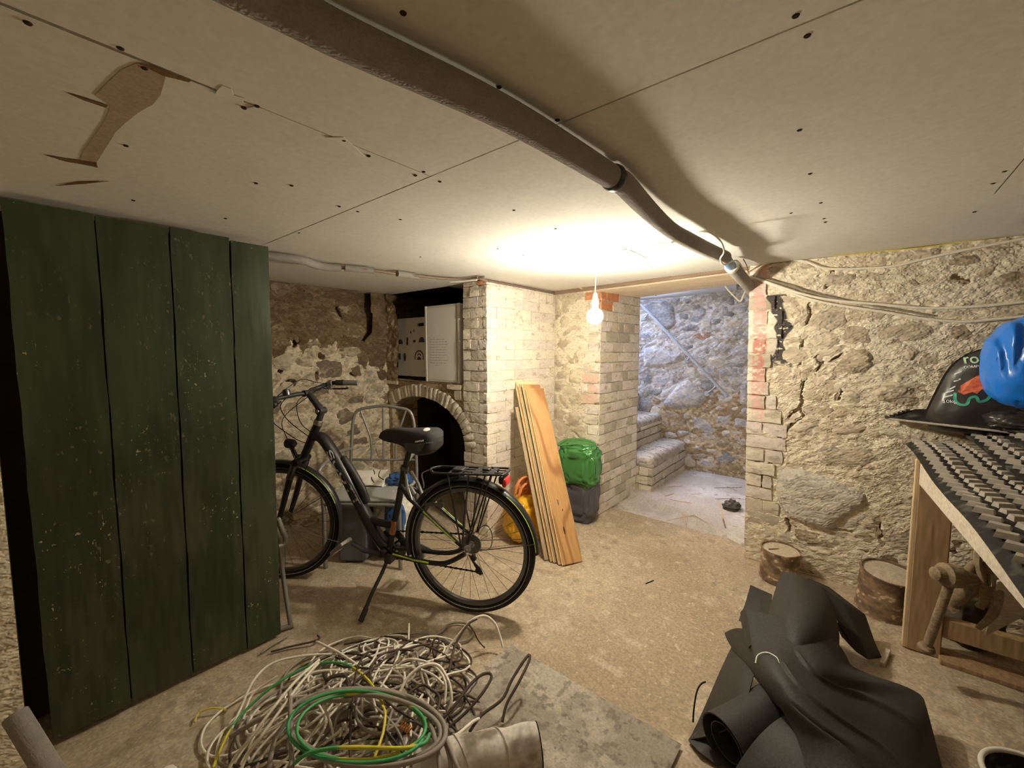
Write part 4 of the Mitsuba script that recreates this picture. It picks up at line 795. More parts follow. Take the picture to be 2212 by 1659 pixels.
obj('foam_lagging', tube([Q(745, 579, 1.893), Q(806, 584.5, 1.894)], .0195, 16), 'foam_grey', p2, 40); obj('foam_lagging', tube([Q(858, 591, 1.895), Q(902, 597, 1.897)], .0195, 16), 'foam_grey', p2, 40)
b = np.array([2.232, 2.088, 1.905])
obj('copper_run', tube(cat_rom([Q(1030, 599, 1.904), b+[0, -.005, 0], [2.30, 2.078, 1.906], [2.7, 2.079, 1.905], [3.12, 2.085, 1.904]], per=7), .0085, 10), 'copper_old', p2, True)
stub = thing('white_pipe_stub', 'short white plastic tube sticking out at the top of the brick pier', 'pipe')
obj('tube', tube([on(972, 609, 0, 2.16), on(1030, 604, 0, 2.225)], .0085, 14), 'cable_white', stub, 35); obj('bore_shade', tube([on(970.6, 609.2, 0, 2.159), on(972.5, 609, 0, 2.1601)], .006, 12), 'old_timber', stub, 35, label='end coloured dark to stand for its shade')  # dark disc paints the shade inside the tube
sp = thing('stairwell_pipe', 'grey pipe along the top of the stairwell wall, lit blue by daylight', 'pipe')
mat('pipe_grey', (.40,.41,.43), .5, 0, .4)
tp = [on(1330, 647, 0, 4.90), on(1375, 642, 0, 4.90), on(1480, 632, 0, 4.90), on(1592, 618, 0, 4.90)]
obj('tube', tube(tp, .040, 18), 'pipe_grey', sp, 35)
for x_ in (1392, 1405, 1420): c_ = on(x_, 640.5-(x_-1375)*.095, 0, 4.90); obj('clip', tube([c_+[0, .012, 0], c_-[0, .012, 0]], .0425, 18), 'tape_black' if x_ == 1420 else 'pipe_grey', sp, 35)
hr = thing('handrail', 'dull metal handrail sloping down the stairwell wall', 'handrail')
h0, h1 = on(1340, 610, 0, 4.93), on(1571, 856, 0, 4.93)
obj('rail', tube([h0, h1], .0165, 14), 'pipe_grey', hr, 35)
for px_, q_ in (((1400, 678), (1392, 686)), ((1490, 770), (1484, 778)), ((1548, 832), (1527, 850))):
    a_ = on(*px_, 0, 4.93); w_ = on(*q_, 0, 5.0); obj('bracket', join(tube([a_, (a_+w_)/2-[.01, 0, .01], w_], .008, 8), lathe([(0, 0), (.03, 0), (.03, .006), (0, .006)], 16, w_+[-.004, 0, 0], (-1, 0, 0))), 'pipe_grey', hr, 35)
# ------------------------------------------------------------------ cables on walls and ceiling
def cable(pts, r, m, label, group=None, per=8, n=8, cat='cable', name='cable', flat=None):
    k = obj(name, tube(cat_rom(pts, per=per), r, n, flat=None), m, None, True); tag(k, label, cat, group); return k
W = lambda x, y, d=.012: FR.pt(*[np.array([c]) for c in FR.px(x, y)], d)[0]
cable([Q(1305, 547, 1.915), Q(1320, 549, 1.915), Q(1345, 541, 1.916), Q(1380, 536, 1.916), Q(1425, 528, 1.916), Q(1470, 521, 1.916), Q(1505, 504, 1.916), Q(1530, 501, 1.912), Q(1555, 519, 1.875), Q(1564, 543, 1.83), Q(1556, 560, 1.82), Q(1566, 572, 1.825), Q(1592, 563, 1.87), Q(1610, 590, 1.88)], .0036, 'cable_white', 'white cable from the ceiling rose that passes over the lagged pipe and loops round it')
cable([Q(1306, 548, 1.916), Q(1322, 551, 1.916), Q(1350, 539, 1.9165), Q(1378, 548, 1.916), Q(1400, 557, 1.914), Q(1425, 541, 1.914), Q(1452, 524, 1.913)], .0032, 'cable_grey', 'thin grey cable sagging along the ceiling beside the ceiling rose')
cable([W(1632, 600, .02), W(1640, 582, .02), W(1660, 568, .02), W(1700, 562, .014), W(1740, 565, .014), W(1780, 579, .014), W(1820, 581, .014), W(1860, 580, .012), W(1930, 575, .012), W(2010, 556, .012), W(2100, 537, .014), W(2215, 515, .015), W(2400, 480, .02)], .0068, 'cable_white', 'thick cream cable swagged along the top of the rubble wall', flat=.6)
cable([W(1690, 562, .016), W(1740, 555, .016), W(1830, 551, .014), W(1900, 543, .012), W(2000, 534, .012), W(2100, 519, .012), W(2215, 503, .012), W(2400, 478, .012)], .0032, 'cable_yellow', 'yellow wire running just under the ceiling along the rubble wall')
for i, (dy, m_, lb, dr_) in enumerate(((0, 'cable_white', 'upper white cable of the pair drooping across the rubble wall to the blue bag', .020), (9, 'cable_white', 'lower white cable of the pair drooping across the rubble wall to the blue bag', .017))):
    end = [(1900, 657), (2000, 665), (2100, 662), (2215, 651), (2380, 630)] if i == 0 else [(1900, 672), (2000, 688), (2075, 694), (2140, 690), (2380, 664)]
    cable([W(1622, 597, .02)]+[W(x, y+dy*min(1, (x-1622)/160), dr_) for x, y in ((1645, 604), (1690, 620), (1740, 636), (1800, 648))]+[W(x, y, dr_) for x, y in end], .0068, m_, lb)
cable([W(1628, 596, .022), W(1690, 612, .022), W(1740, 628, .022), W(1800, 643, .02), W(1860, 655, .018), W(1900, 663, .016), W(1955, 672, .016), W(2010, 682, .014)], .0045, 'cable_grey', 'grey cable lying between the two drooping white cables')
cable([on(1566, 618, 0, 3.6), on(1578, 632, 0, 3.62), on(1594, 648, 0, 3.63), on(1600, 650, 0, 3.63), on(1606, 638, 0, 3.6), on(1614, 620, 0, 3.5)], .006, 'cable_white', 'white cable hanging in a loop from the lintel at the top right of the doorway')
cable([Q(1606, 560, 1.915), Q(1612, 572, 1.90), Q(1618, 590, 1.88), W(1632, 600, .02)], .003, 'cable_grey', 'short grey wire dangling from the ceiling by the end of the lagged pipe')
YW = lambda x, y: on(x, y, 1, 2.085)
cable([YW(1092, 610), YW(1098, 602), YW(1112, 600), YW(1125, 606), YW(1136, 612), YW(1142, 606), YW(1151, 609), YW(1154, 620)], .0022, 'cable_yellow', 'curled yellow wire at the top of the whitewashed chimney breast')
cable([YW(1078, 588), YW(1077, 600), YW(1080, 612), YW(1084, 621)], .0028, 'cable_white', 'short white wire hanging at the top of the whitewashed chimney breast')
cable([on(985, 605, 0, 2.2), on(992, 601, 0, 2.2), on(1002, 603, 0, 2.2), on(1010, 600, 0, 2.2)], .002, 'cable_yellow', 'yellow wire end poking out above the white plastic tube')
stk = thing('wooden_stick', 'thin pale stick wedged under the ceiling behind the lamp flex', 'stick'); mat('raw_wood', lambda p, n, uv: mix((.48,.35,.21), (.62,.48,.31), fbm(p.x*60, p.y*60, p.z*9, 3)), .75, 0, .3)
obj('shaft', beam(on(1232, 612, 0, 2.95), on(1266, 628, 0, 3.10), .012, .010), 'raw_wood', stk, 30)
# ------------------------------------------------------------------ boards in the recess over the arch
mat('board_white', (.60,.57,.51), .55, 0, .4); mat('panel_white', (.64,.62,.57), .5, 0, .4); mat('panel_edge', (.30,.28,.25), .6); mat('ink', (.05,.045,.045), .7); mat('ink_faint', (.36,.34,.36), .7); mat('paper', (.74,.72,.67), .75, 0, .2)
bd = thing('white_board', 'square white board with hand hole and small black symbols in the recess', 'board')
ub = 2.315; y0_, y1_ = 3.275, 2.80
w_ = y0_-y1_; hb = .515; z0b = 1.180
MB = frame_matrix([ub, y0_, z0b], [0, -1, 0], N([.02, 0, 1]), N(np.cross([0, -1, 0], N([.02, 0, 1]))))
def bxy(x, y): q = on(x, y, 0, ub); return (y0_-q[1], q[2]-z0b)
outer_b = sbox(0, 0, y0_-y1_, hb); hl = [bxy(903, 700), bxy(916, 698.5), bxy(916, 703), bxy(903, 704)]
o_b = outer_b.difference(Polygon(hl).buffer(.006))
obj('panel', place(plate(o_b, .016), MB), 'board_white', bd, False)
def mark(polys): return join([place(plate(Polygon(q).buffer(.0015), .0018, (0, 0, .0155)), MB) for q in polys])
def blob(x, y, rx, ry, half=False): 
    c = bxy(x, y); return [(c[0]+rx*math.cos(a), c[1]+ry*math.sin(a)) for a in np.linspace(0, math.pi if half else 2*math.pi, 14, endpoint=half)]
def ringp(x, y, r, t, a0, a1): c = bxy(x, y); return [(c[0]+r*math.cos(a), c[1]+r*math.sin(a)) for a in np.linspace(a0, a1, 12)]+[(c[0]+(r-t)*math.cos(a), c[1]+(r-t)*math.sin(a)) for a in np.linspace(a1, a0, 12)]
obj('symbols', mark([blob(867, 743, .036, .040, True), blob(913, 739, .038, .042, True), blob(882, 733, .013, .016), blob(882, 741, .012, .020), blob(897, 737, .018, .010), blob(866, 770, .014, .03), blob(877, 771, .017, .035), ringp(908, 772, .062, .008, -.3, 3.5), blob(908, 777, .026, .026, True), ringp(908, 770, .026, .006, .2, 2.9), blob(889, 718, .006, .012), blob(896, 714, .004, .012)]), 'ink', bd, False)
bs_ = thing('brick_support', 'dark sooty brick under the white symbol board in the recess', 'brick'); obj('block', box([2.32, 2.88, 1.151], [2.40, 3.10, 1.180], .004), 'soot', bs_, 30)
tag('white_board__symbols', 'small black printed symbols', kind='stuff')
pn = thing('cabinet_door', 'tall narrow white cabinet door with a written sheet, standing on the arch ledge', 'cabinet door')
up_ = 2.262; V0, V1, Z0, Z1 = 2.822, 2.405, 1.150, 1.775
obj('carcass', box([up_, V1, Z0], [up_+.05, V0, Z1], .004), 'panel_white', pn, 30)
for a, b in (((V1, Z0), (V1+.018, Z1)), ((V0-.018, Z0), (V0, Z1))): obj('edge_strip', box([up_-.007, a[0], a[1]], [up_+.002, b[0], b[1]], .002), 'panel_white', pn, 30)
obj('groove', box([up_-.001, V1+.03, Z0+.01], [up_+.002, V1+.038, Z1-.01]), 'panel_edge', pn, False, label='dark groove down the right side')
sh_ = [(V0-.03, Z0+.02), (V0-.03, Z1-.02)]+[(V1+.050, Z1-.02), (V1+.050, Z0+.02)]
pap = obj('paper_sheet', plate(sh_, .0015, (up_-.0022, 0, 0), (0, 1, 0), (0, 0, 1)), 'paper', pn, False, label='white sheet of paper with faint writing')
rw = random.Random(5); lines = []
for i in range(11):
    zz = 1.50-.0215*i; y = V0-.055; yend = V1+.14+(.12 if i == 10 else rw.uniform(0, .05))
    if i == 10: y -= .07
    while y > yend:
        l_ = rw.uniform(.012, .035); lines.append(box([up_-.0028, y-l_, zz-.0022], [up_-.0018, y, zz+.0022])); y -= l_+rw.uniform(.006, .012)
obj('writing', join(lines), 'ink_faint', pap, False, label='faint handwritten lines', kind='stuff')
# ------------------------------------------------------------------ flooring boards leaning by the chimney breast
def oak(p, n, uv):
    a = uv.x*1.0; b = uv.y; w = fbm(a*5+2, b*1.2, 1., 2)
    ring = dr.abs(dr.sin((a*44+9*w+6*fbm(a*6, b*2.2, 3., 2)+b*2.0)*1.0)); g = fbm(a*300, b*14, 2., 2)
    c = mix((.33,.145,.048), (.57,.325,.135), smoothstep(.1, .75, ring)*.72+.28*w)
    c = c*(.84+.3*g)
    k1 = dr.exp(-(dr.square((a-.062)/.006)+dr.square((b-.21)/.028))*(1+.0*a)); k2 = dr.exp(-(dr.square((a-.060)/.004)+dr.square((b-.40)/.022)))
    k3 = dr.exp(-(dr.square((a-.083)/.004)+dr.square((b-.345)/.010)))
    kn = smoothstep(.25, .6, (k1+k2+k3)*(.55+.9*fbm(a*220, b*60, 9., 2)))
    return mix(c, (.07,.035,.018), kn)
mat('oak_veneer', oak, .42, 0, .4); mat('ply_edge', lambda p, n, uv: mix((.60,.46,.24), (.74,.61,.37), noise(p.x*140, p.y*140, p.z*3)), .7, 0, .3)
mat('mdf_back', lambda p, n, uv: mix((.40,.29,.17), (.46,.35,.22), fbm(p.x*18, p.y*18, p.z*18, 3)), .75, 0, .3); mat('brown_edge', (.20,.11,.055), .7)
def floorboard(bl, br, tl, t, mt, label, zlen=None, group=None, core='ply_edge', shift=0.0, tongue=True):
    bl, br, tl = (np.asarray(q, float) for q in (bl, br, tl)); y = N(tl-bl); x = N((br-bl)-y*((br-bl)@y)); n_ = np.cross(x, y)
    if n_[0] > 0: n_ = -n_
    w = np.linalg.norm(br-bl); L = np.linalg.norm(tl-bl); k = thing('floorboard', label, 'floorboard', group)
    M = frame_matrix(bl-n_*shift, x, y, n_ if np.cross(x, y) @ n_ > 0 else np.cross(x, y)); sg = 1 if np.cross(x, y) @ n_ > 0 else -1
    obj('core', place(box([0, 0, -t*sg], [w, L, -.0035*sg], .001), M), core, k, 30)
    vb = box([0, 0, -.0035*sg], [w, L, 0], .0007); obj('face', place(vb, M), mt, k, False, uv=vb.vertices[:, :2])
    if tongue: obj('tongue', place(box([-.006, 0, -.0085*sg], [.001, L, -.0055*sg]), M), core, k, False)
    return k
bw = np.array([.904, -.427, 0])
B1 = on(1217, 1221.5, 2, .004); TL1 = on(1137, 838, 1, 1.965)
yd = N(TL1-B1); xd = N(bw-yd*(bw@yd)); nd = np.cross(xd, yd); L1 = np.linalg.norm(TL1-B1); off = 0.0
for w_, dx, dL, t_, mt, cr_, lab in ((.150, 0, 0, .014, 'oak_veneer', 'ply_edge', 'front oak floorboard with dark knots, leaning against the chimney breast'),
        (.150, -.016, .035, .014, 'oak_veneer', 'ply_edge', 'second floorboard from the front of the leaning stack, pale edge showing'),
        (.120, -.020, -.20, .012, 'ply_edge', 'brown_edge', 'shorter floorboard inside the leaning stack with a chewed brown edge'),
        (.150, -.032, .045, .014, 'mdf_back', 'ply_edge', 'fourth floorboard from the front of the leaning stack'),
        (.150, -.046, .03, .014, 'oak_veneer', 'ply_edge', 'fifth floorboard from the front of the leaning stack, edge-on at the left'),
        (.170, -.030, .075, .012, 'ply_edge', 'ply_edge', 'tallest pale floorboard at the back of the leaning stack'),
        (.070, -.078, -.14, .008, 'mdf_back', 'mdf_back', 'short narrow brown floorboard at the left of the leaning stack'),
        (.215, .005, -.13, .012, 'mdf_back', 'mdf_back', 'wide brown backing board showing at the right of the leaning stack')):
    bl = B1+xd*dx-nd*off; bl = bl+yd*((.004-bl[2])/yd[2]); off += t_+.003
    floorboard(bl, bl+xd*w_, bl+yd*(L1+dL-((.004-(B1+xd*dx-nd*off)[2])/yd[2])*.5), t_, mt, lab, core=cr_, tongue=cr_ == 'ply_edge')
# ------------------------------------------------------------------ bags
def ico(sub=4):
    return trimesh.creation.icosphere(subdivisions=sub)
def bag_mesh(c, ax, half, ex=(.55, .55), crumple=.02, fr=9, seed=0, taper=0.0, sub=4, lean=(0, 0), ridge=True):
    m = ico(sub); v = np.asarray(m.vertices).copy(); d = np.sign(v)*np.abs(v)**np.array([ex[0], ex[0], ex[1]])
    d *= np.array(half); tz = (d[:, 2]/half[2]+1)/2; sc = 1-taper*tz; d[:, 0] *= sc; d[:, 1] *= sc
    d[:, 0] += lean[0]*tz; d[:, 1] += lean[1]*tz
    nz = n3(v, fr*.35, 3, seed); r1 = 1-2*np.abs(n3(v+nz[:, None]*.2, fr*.5, 2, seed+3)); r2_ = 1-2*np.abs(n3(v, fr, 2, seed+7))
    off = crumple*(.9*nz+(.7*r1+.45*r2_ if ridge else 0)); nn = v/np.linalg.norm(v, axis=1, keepdims=True)
    d = d+nn*off[:, None]; x, y = N(ax[0]), N(ax[1]); z = np.cross(x, y)
    P_ = np.asarray(c)+d[:, :1]*x+d[:, 1:2]*y+d[:, 2:]*z; return trimesh.Trimesh(P_, m.faces, process=False), v
mat('plastic_yellow', (.78,.42,.02), .35, 0, .5, coat=.3); mat('plastic_red', (.60,.07,.02), .35, 0, .5); mat('plastic_orange', (.66,.22,.07), .35, 0, .5); mat('plastic_clear', (.55,.48,.42), .25, 0, .5)
mat('foil_green', (.085,.30,.085), .24, .35, .6, coat=.6); mat('bag_grey', (.10,.095,.11), .5, 0, .4); mat('strap_grey', (.22,.21,.20), .7)
X_, Y_ = [.905, -.42, 0], [.42, .905, 0]
yb = thing('plastic_bag', 'yellow and red carrier bag slumped behind the bicycle wheel beside the leaning floorboards', 'bag')
m, v = bag_mesh([2.42, 1.87, .165], (X_, Y_), (.155, .115, .158), (.7, .75), .022, 8, 3)
obj('body', m, 'plastic_yellow', yb, True)
m, v = bag_mesh([2.53, 1.84, .15], (X_, Y_), (.085, .10, .145), (.7, .75), .02, 8, 5, sub=3); obj('side', m, 'plastic_red', yb, True, label='red side of the bag')
m, v = bag_mesh([2.47, 1.92, .34], (X_, Y_), (.085, .05, .09), (.9, .9), .03, 8, 9, taper=.5, sub=3); obj('top', m, 'plastic_orange', yb, True, label='gathered orange top')
for pts in ([(1112, 1068), (1118, 1045), (1130, 1032), (1142, 1031), (1146, 1042)], [(1120, 1072), (1128, 1052), (1138, 1044)]):
    obj('handle', tube(cat_rom([on(x, y, 1, 1.83) for x, y in pts], per=6), .012, 8, flat=.3), 'plastic_orange', yb, True)
gb = thing('foil_bag', 'shiny green and grey cool bag standing against the rubble wall by the doorway', 'bag')
G = [on(x, y, 0, 2.93) for x, y in ((1228, 1075), (1297, 985))]
m, v = bag_mesh([2.985, 1.735, .20], ([.15, -1, 0], [1, .15, 0]), (.125, .085, .21), (.5, .6), .018, 7, 21, taper=-.15); obj('lower', m, 'bag_grey', gb, True, label='dark grey lower half')
m, v = bag_mesh([2.96, 1.735, .475], ([.15, -1, 0], [1, .15, 0]), (.150, .10, .165), (.5, .5), .026, 8, 26, taper=.02); obj('upper', m, 'foil_green', gb, True, label='crinkled green foil upper half')
obj('collar', tube(cat_rom([[2.86, 1.87, .63], [2.90, 1.72, .655], [2.95, 1.62, .645], [3.02, 1.64, .66], [3.06, 1.78, .66], [2.98, 1.88, .655]], per=6, closed=True), .012, 8, closed=True, flat=.5), 'foil_green', gb, True)
obj('strap', tube(cat_rom([on(1236, 1006, 0, 2.90), on(1226, 998, 0, 2.90), on(1217, 985, 0, 2.91), on(1216, 971, 0, 2.92), on(1223, 966, 0, 2.92), on(1231, 972, 0, 2.92), on(1231, 986, 0, 2.92), on(1227, 994, 0, 2.91)], per=6), .015, 8, flat=.4), 'strap_grey', gb, True, label='grey carrying strap')
# ------------------------------------------------------------------ steel chair behind the bicycle
mat('steel_grey', (.27,.26,.24), .42, .35, .5); mat('seat_grey', lambda p, n, uv: mi.Color3f(.33, .33, .315)*(.85+.3*noise(p.x*500, p.y*500, p.z*500)), .6, 0, .4); mat('bag_blue', (.04,.10,.26), .35, 0, .5)
mat('seat_under', (.13,.14,.15), .6)
ch = thing('steel_chair', 'grey tubular steel armchair with an arched barred back, behind the bicycle', 'chair')
ang_ = math.radians(13); ca_, sa_ = math.cos(ang_), math.sin(ang_)
Rz = np.array([[ca_, -sa_, 0], [sa_, ca_, 0], [0, 0, 1]]); CF, CR = Rz@np.array([-.906, -.425, 0]), Rz@np.array([.425, -.906, 0]); CB = np.array([1.575, 2.866, 0])
K = lambda x, y, z: CB+CR*x+CF*y+np.array([0, 0, z])
KK = lambda *q: np.array([K(*p) for p in q]); cw = .49
obj('back_frame', tube(cat_rom(KK((0,-.02,.44),(.0,-.02,.60),(.012,-.03,.80),(.022,-.035,.90),(.055,-.038,.965),(.15,-.04,.99),(.25,-.04,1.0),(.34,-.04,.99),(.435,-.038,.965),(.468,-.035,.90),(.478,-.03,.80),(cw,-.02,.60),(cw,-.02,.44)), per=6), .0115, 10), 'steel_grey', ch, True)
obj('cross_bar', tube(KK((.004,-.022,.60),(cw-.004,-.022,.60)), .009, 8), 'steel_grey', ch, True)
for q in ([(.075,-.037,.965),(.11,-.034,.87),(.145,-.03,.77),(.155,-.026,.68),(.155,-.022,.60)], [(.245,-.04,.995),(.245,-.03,.8),(.245,-.022,.60)], [(.415,-.037,.965),(.38,-.034,.87),(.345,-.03,.77),(.335,-.026,.68),(.335,-.022,.60)]):
    obj('back_bar', tube(cat_rom(KK(*q), per=5), .0075, 8), 'steel_grey', ch, True)
obj('seat', place(box([0, -.01, -.012], [cw, .405, .010], .008), frame_matrix(K(0, 0, .442), CR, CF, [0, 0, 1.])), 'seat_grey', ch, 35)
obj('front_rail', tube(KK((0,.425,.425),(cw,.425,.425)), .0115, 10), 'steel_grey', ch, True)
for x_ in (0, cw):
    obj('leg', tube(cat_rom(KK((x_,-.02,.44),(x_,-.03,.25),(x_,-.05,.0)), per=4), .0125, 10), 'steel_grey', ch, True)
    sx = -.02 if x_ == 0 else .02
    obj('arm', tube(cat_rom(KK((x_,-.03,.68),(x_+sx,.10,.69),(x_+sx,.32,.675),(x_+sx,.40,.655),(x_+sx,.425,.61),(x_,.425,.44),(x_,.425,.2),(x_,.425,.0)), per=6), .0135, 10), 'steel_grey', ch, True)
tr_ = thing('paper_bundle', 'crumpled white printed sheet on the seat of the steel chair', 'paper')
mat('print_cream', (.74,.70,.62), .6, 0, .3)
def psheet(U, V): 
    x = .01+.31*U; y = .01+.15*V
    return CB+np.outer(x, CR)+np.outer(y, CF)+np.outer(.458+.075*np.sin(np.clip(1-V,0,1)*1.5)+.018*n3(np.stack([U*3,V*3,0*U],1),1,3,4)-.03*(U>.9), [0,0,1])
obj('sheet', thick(grid_mesh(30, 16, psheet), .002), 'print_cream', tr_, 40)
for q in ([(.02,.95),(.25,.90),(.5,.93),(.98,.9)], [(.10,.1),(.12,.45),(.05,.75)], [(.55,.05),(.62,.3),(.60,.6),(.70,.85)], [(.72,.05),(.75,.5),(.9,.7)]):
    p_ = cat_rom([psheet(np.array([a]), np.array([b_]))[0]+[0,0,.0015] for a, b_ in q], per=8); obj('printed_line', tube(p_, .0035, 6, flat=.4), 'ink', tr_, True, label='dark printed line')
bl_ = thing('blue_plastic_bag', 'crumpled blue plastic bag on the seat of the steel chair beside the white sheet', 'bag'); m, v = bag_mesh(K(.385, .06, .475), (CR, CF), (.075, .065, .028), (.8, .8), .022, 8, 31, sub=3); obj('body', m, 'bag_blue', bl_, True)
wb = thing('white_blue_bag', 'crumpled white and blue carrier bag under the steel chair', 'bag'); m, v = bag_mesh(K(.385, .20, .20), (CR, CF), (.105, .13, .19), (.6, .7), .03, 7, 37, taper=.2); obj('body', m, 'panel_white', wb, True); m, v = bag_mesh(K(.43, .33, .30), (CR, CF), (.06, .03, .10), (.7, .7), .012, 7, 38, sub=3); obj('print', m, 'bag_blue', wb, True, label='blue printed patch')
cr_ = thing('storage_box', 'dark grey fabric box under the seat of the steel chair', 'box'); obj('body', place(box([.05, .02, 0], [.24, .36, .40], .02), frame_matrix(K(0, 0, .004), CR, CF, [0, 0, 1.])), 'seat_under', cr_, 35); obj('rim', place(box([.045, .015, .37], [.245, .365, .395], .006), frame_matrix(K(0, 0, .004), CR, CF, [0, 0, 1.])), 'strap_grey', cr_, 35)
# grey stand half hidden behind the green planks
sd_ = thing('folding_stand', 'grey tubular folding stand showing only a foot behind the green partition', 'stand')
ft = fl = on(628, 1352, 2, .012)
obj('leg', tube(cat_rom([ft, on(618, 1290, 1, 2.20), on(607, 1210, 1, 2.24), on(598, 1140, 1, 2.27)], per=5), .011, 10), 'steel_grey', sd_, True)
obj('foot_bar', tube([ft+[.012, -.004, 0], ft+[-.30, .11, 0]], .0115, 10), 'steel_grey', sd_, 35)
obj('elbow', tube(cat_rom([on(600, 1120, 1, 2.22), on(608, 1142, 1, 2.22), on(617, 1162, 1, 2.22), on(612, 1176, 1, 2.22), on(600, 1181, 1, 2.22)], per=6), .013, 10), 'steel_grey', sd_, True)
# ------------------------------------------------------------------ workbench with rubber mats, vice
def bench_wood(p, n, uv): return mix((.26,.16,.085), (.41,.275,.155), fbm(p.x*60, p.y*60, p.z*5, 3))*(.8+.35*noise(p.x*150, p.y*150, p.z*12))
mat('bench_wood', bench_wood, .75, 0, .3, lambda p, n, uv: .002*noise(p.x*90, p.y*90, p.z*7), eps=1.5e-3)
mat('dusty_wood', lambda p, n, uv: mix((.44,.39,.31), (.58,.52,.43), fbm(p.x*25, p.y*25, p.z*25, 3))*(.8+.35*noise(p.x*120, p.y*120, p.z*120)), .85, 0, .2)
mat('mat_rubber', lambda p, n, uv: mix((.020,.018,.016), (.085,.078,.068), smoothstep(.5, .75, fbm(p.x*22, p.y*22, p.z*22, 3))), .8, 0, .25)
mat('lug_rubber', lambda p, n, uv: mix((.30,.27,.23), (.46,.42,.36), fbm(p.x*35, p.y*35, p.z*35, 3)), .85, 0, .2)
mat('rusty_iron', lambda p, n, uv: mix((.20,.145,.088), (.36,.28,.18), fbm(p.x*45, p.y*45, p.z*45, 3))*(.75+.45*noise(p.x*160, p.y*160, p.z*160)), .8, .1, .3, lambda p, n, uv: .004*fbm(p.x*90, p.y*90, p.z*90, 2), eps=1.5e-3)
TZ = .93; VE = -.262
wbh = thing('workbench', 'rough wooden workbench with a plank leg, loaded with rubber mats, beside the rubble wall', 'workbench')
ub_ = lambda u: -.036*(2.66-u)                               # the bench's long side is a little askew
obj('leg', join(box([2.645, -.352, 0], [2.685, -.236, .925], .004)), 'bench_wood', wbh, 30)
obj('lit_leg_edge', box([2.650, -.238, 0], [2.690, -.222, .905], .003), 'raw_wood', wbh, 30, label='narrow edge of the leg, coloured paler to show it lit')  # lit side of the leg, its brightness put into a paler wood colour
obj('brace', trimesh.convex.convex_hull(np.array([(x, y, z) for x in (2.628, 2.645) for y, z in ((-.30,.925),(-.30,.80),(-.405,.925),(-.352,.70))])), 'bench_wood', wbh, 30, label='short brace screwed to the leg')
obj('screw_head', lathe([(0, .003), (.007, .002), (.008, 0)], 12, (2.644, -.29, .785), (-1, 0, 0)), 'rusty_iron', wbh, 30)
obj('leg', box([2.645, -.98, 0], [2.70, -.88, .90], .004), 'bench_wood', wbh, 30)
for u0 in (1.05,): obj('leg', box([u0, -.98, 0], [u0+.06, -.86, .90], .004), 'bench_wood', wbh, 30)
obj('apron', trimesh.convex.convex_hull(np.array([(2.64,-.236,.925),(2.64,-.236,.80),(1.0,-.325,.925),(1.0,-.325,.86),(2.64,-.262,.925),(2.64,-.262,.80),(1.0,-.355,.925),(1.0,-.355,.86)])), 'dusty_wood', wbh, 30, label='dusty pale side board')
for i in range(4): obj('top_board', box([1.0, -.33-.18*i-.172, .895], [2.95, -.33-.18*i, .925], .003), 'bench_wood', wbh, 30)
obj('stretcher', box([2.655, -.99, .10], [2.70, -.35, .19], .004), 'bench_wood', wbh, 30); obj('stretcher', box([2.72, -.99, .30], [2.76, -.30, .38], .004), 'bench_wood', wbh, 30)
obj('floor_rail', box([2.60, -1.2, 0], [2.72, -.345, .022], .003), 'bench_wood', wbh, 30)
# rubber mats
rm = np.random.default_rng(31)
def rubber_mat(name, label, o, x, y, L, Wd, sag, rows, lugs_across, thick_=.016, chev=.35, seed=1, lug=(.052, .026, .020), keep=None):
    k = thing(name, label, 'rubber mat', 'ribbed rubber mats on the workbench'); x, y = N(x), N(y); z = N(np.cross(x, y)); z = z*np.sign(z[2])
    f = lambda a, b: np.asarray(o)+np.outer(a, x)+np.outer(b, y)+np.outer(sag(a, b), z)
    sheet = grid_mesh(30, 14, lambda U, V: f(L*U, Wd*V)); obj('sheet', thick(sheet, thick_), 'mat_rubber', k, 40)
    for i in range(rows):
        for j in range(lugs_across):
            a = L*(i+.5+.5*(j % 2)*.9)/(rows+.5); b = Wd*(j+.5)/lugs_across
            if keep and not keep(a, b): continue
            a += rm.normal(0, .002); c = f(np.array([a]), np.array([b]))[0]; t = (1 if j % 2 else -1)*chev+rm.normal(0, .05)
            e = f(np.array([a+.01]), np.array([b]))[0]; dx = N(e-c); dy = N(np.cross(z, dx)); u_ = dx*math.cos(t)+dy*math.sin(t); w_ = N(np.cross(z, u_)); zz = np.cross(u_, w_)
            lx, ly, lz = lug; h = rm.uniform(.85, 1.15)*lz
            pts = np.array([[-ly/2, -lx/2, 0], [ly/2, -lx/2, 0], [ly/2, lx/2, 0], [-ly/2, lx/2, 0], [-ly*.36, -lx*.42, h], [ly*.30, -lx*.42, h*.9], [ly*.30, lx*.42, h], [-ly*.36, lx*.42, h*.95]])
            obj('tread_block', place(trimesh.convex.convex_hull(pts), frame_matrix(c+zz*thick_*.45, u_, w_, zz)), 'lug_rubber', k, False)
    return k
mu = [-1, -.042, 0]
rubber_mat('rubber_mat', 'lowest rubber mat at the far left corner of the workbench', [2.93, -.205, .945], mu, [.042, -1, 0], 1.75, .24, lambda a, b: .008*np.sin(a*6)-.022*np.clip(.03-b, 0, 1)/.03, 26, 4, lug=(.042, .028, .014))
rubber_mat('rubber_mat', 'middle rubber mat lying higher along the workbench, under the black board', [2.98, -.41, .985], mu, [.042, -1, -.0], 1.7, .19, lambda a, b: .012*np.sin(a*5+1)+.02*np.sin(b*14), 23, 4, lug=(.040, .030, .016))
rubber_mat('rubber_mat', 'right rubber mat with a raised ridge of blocks on the workbench', [2.78, -.50, 1.025], mu, [.05, -1, .10], 1.55, .30, lambda a, b: .02*np.sin(b*9)+.01*np.sin(a*4), 21, 4, lug=(.048, .034, .020), keep=lambda a, b: b < .24)
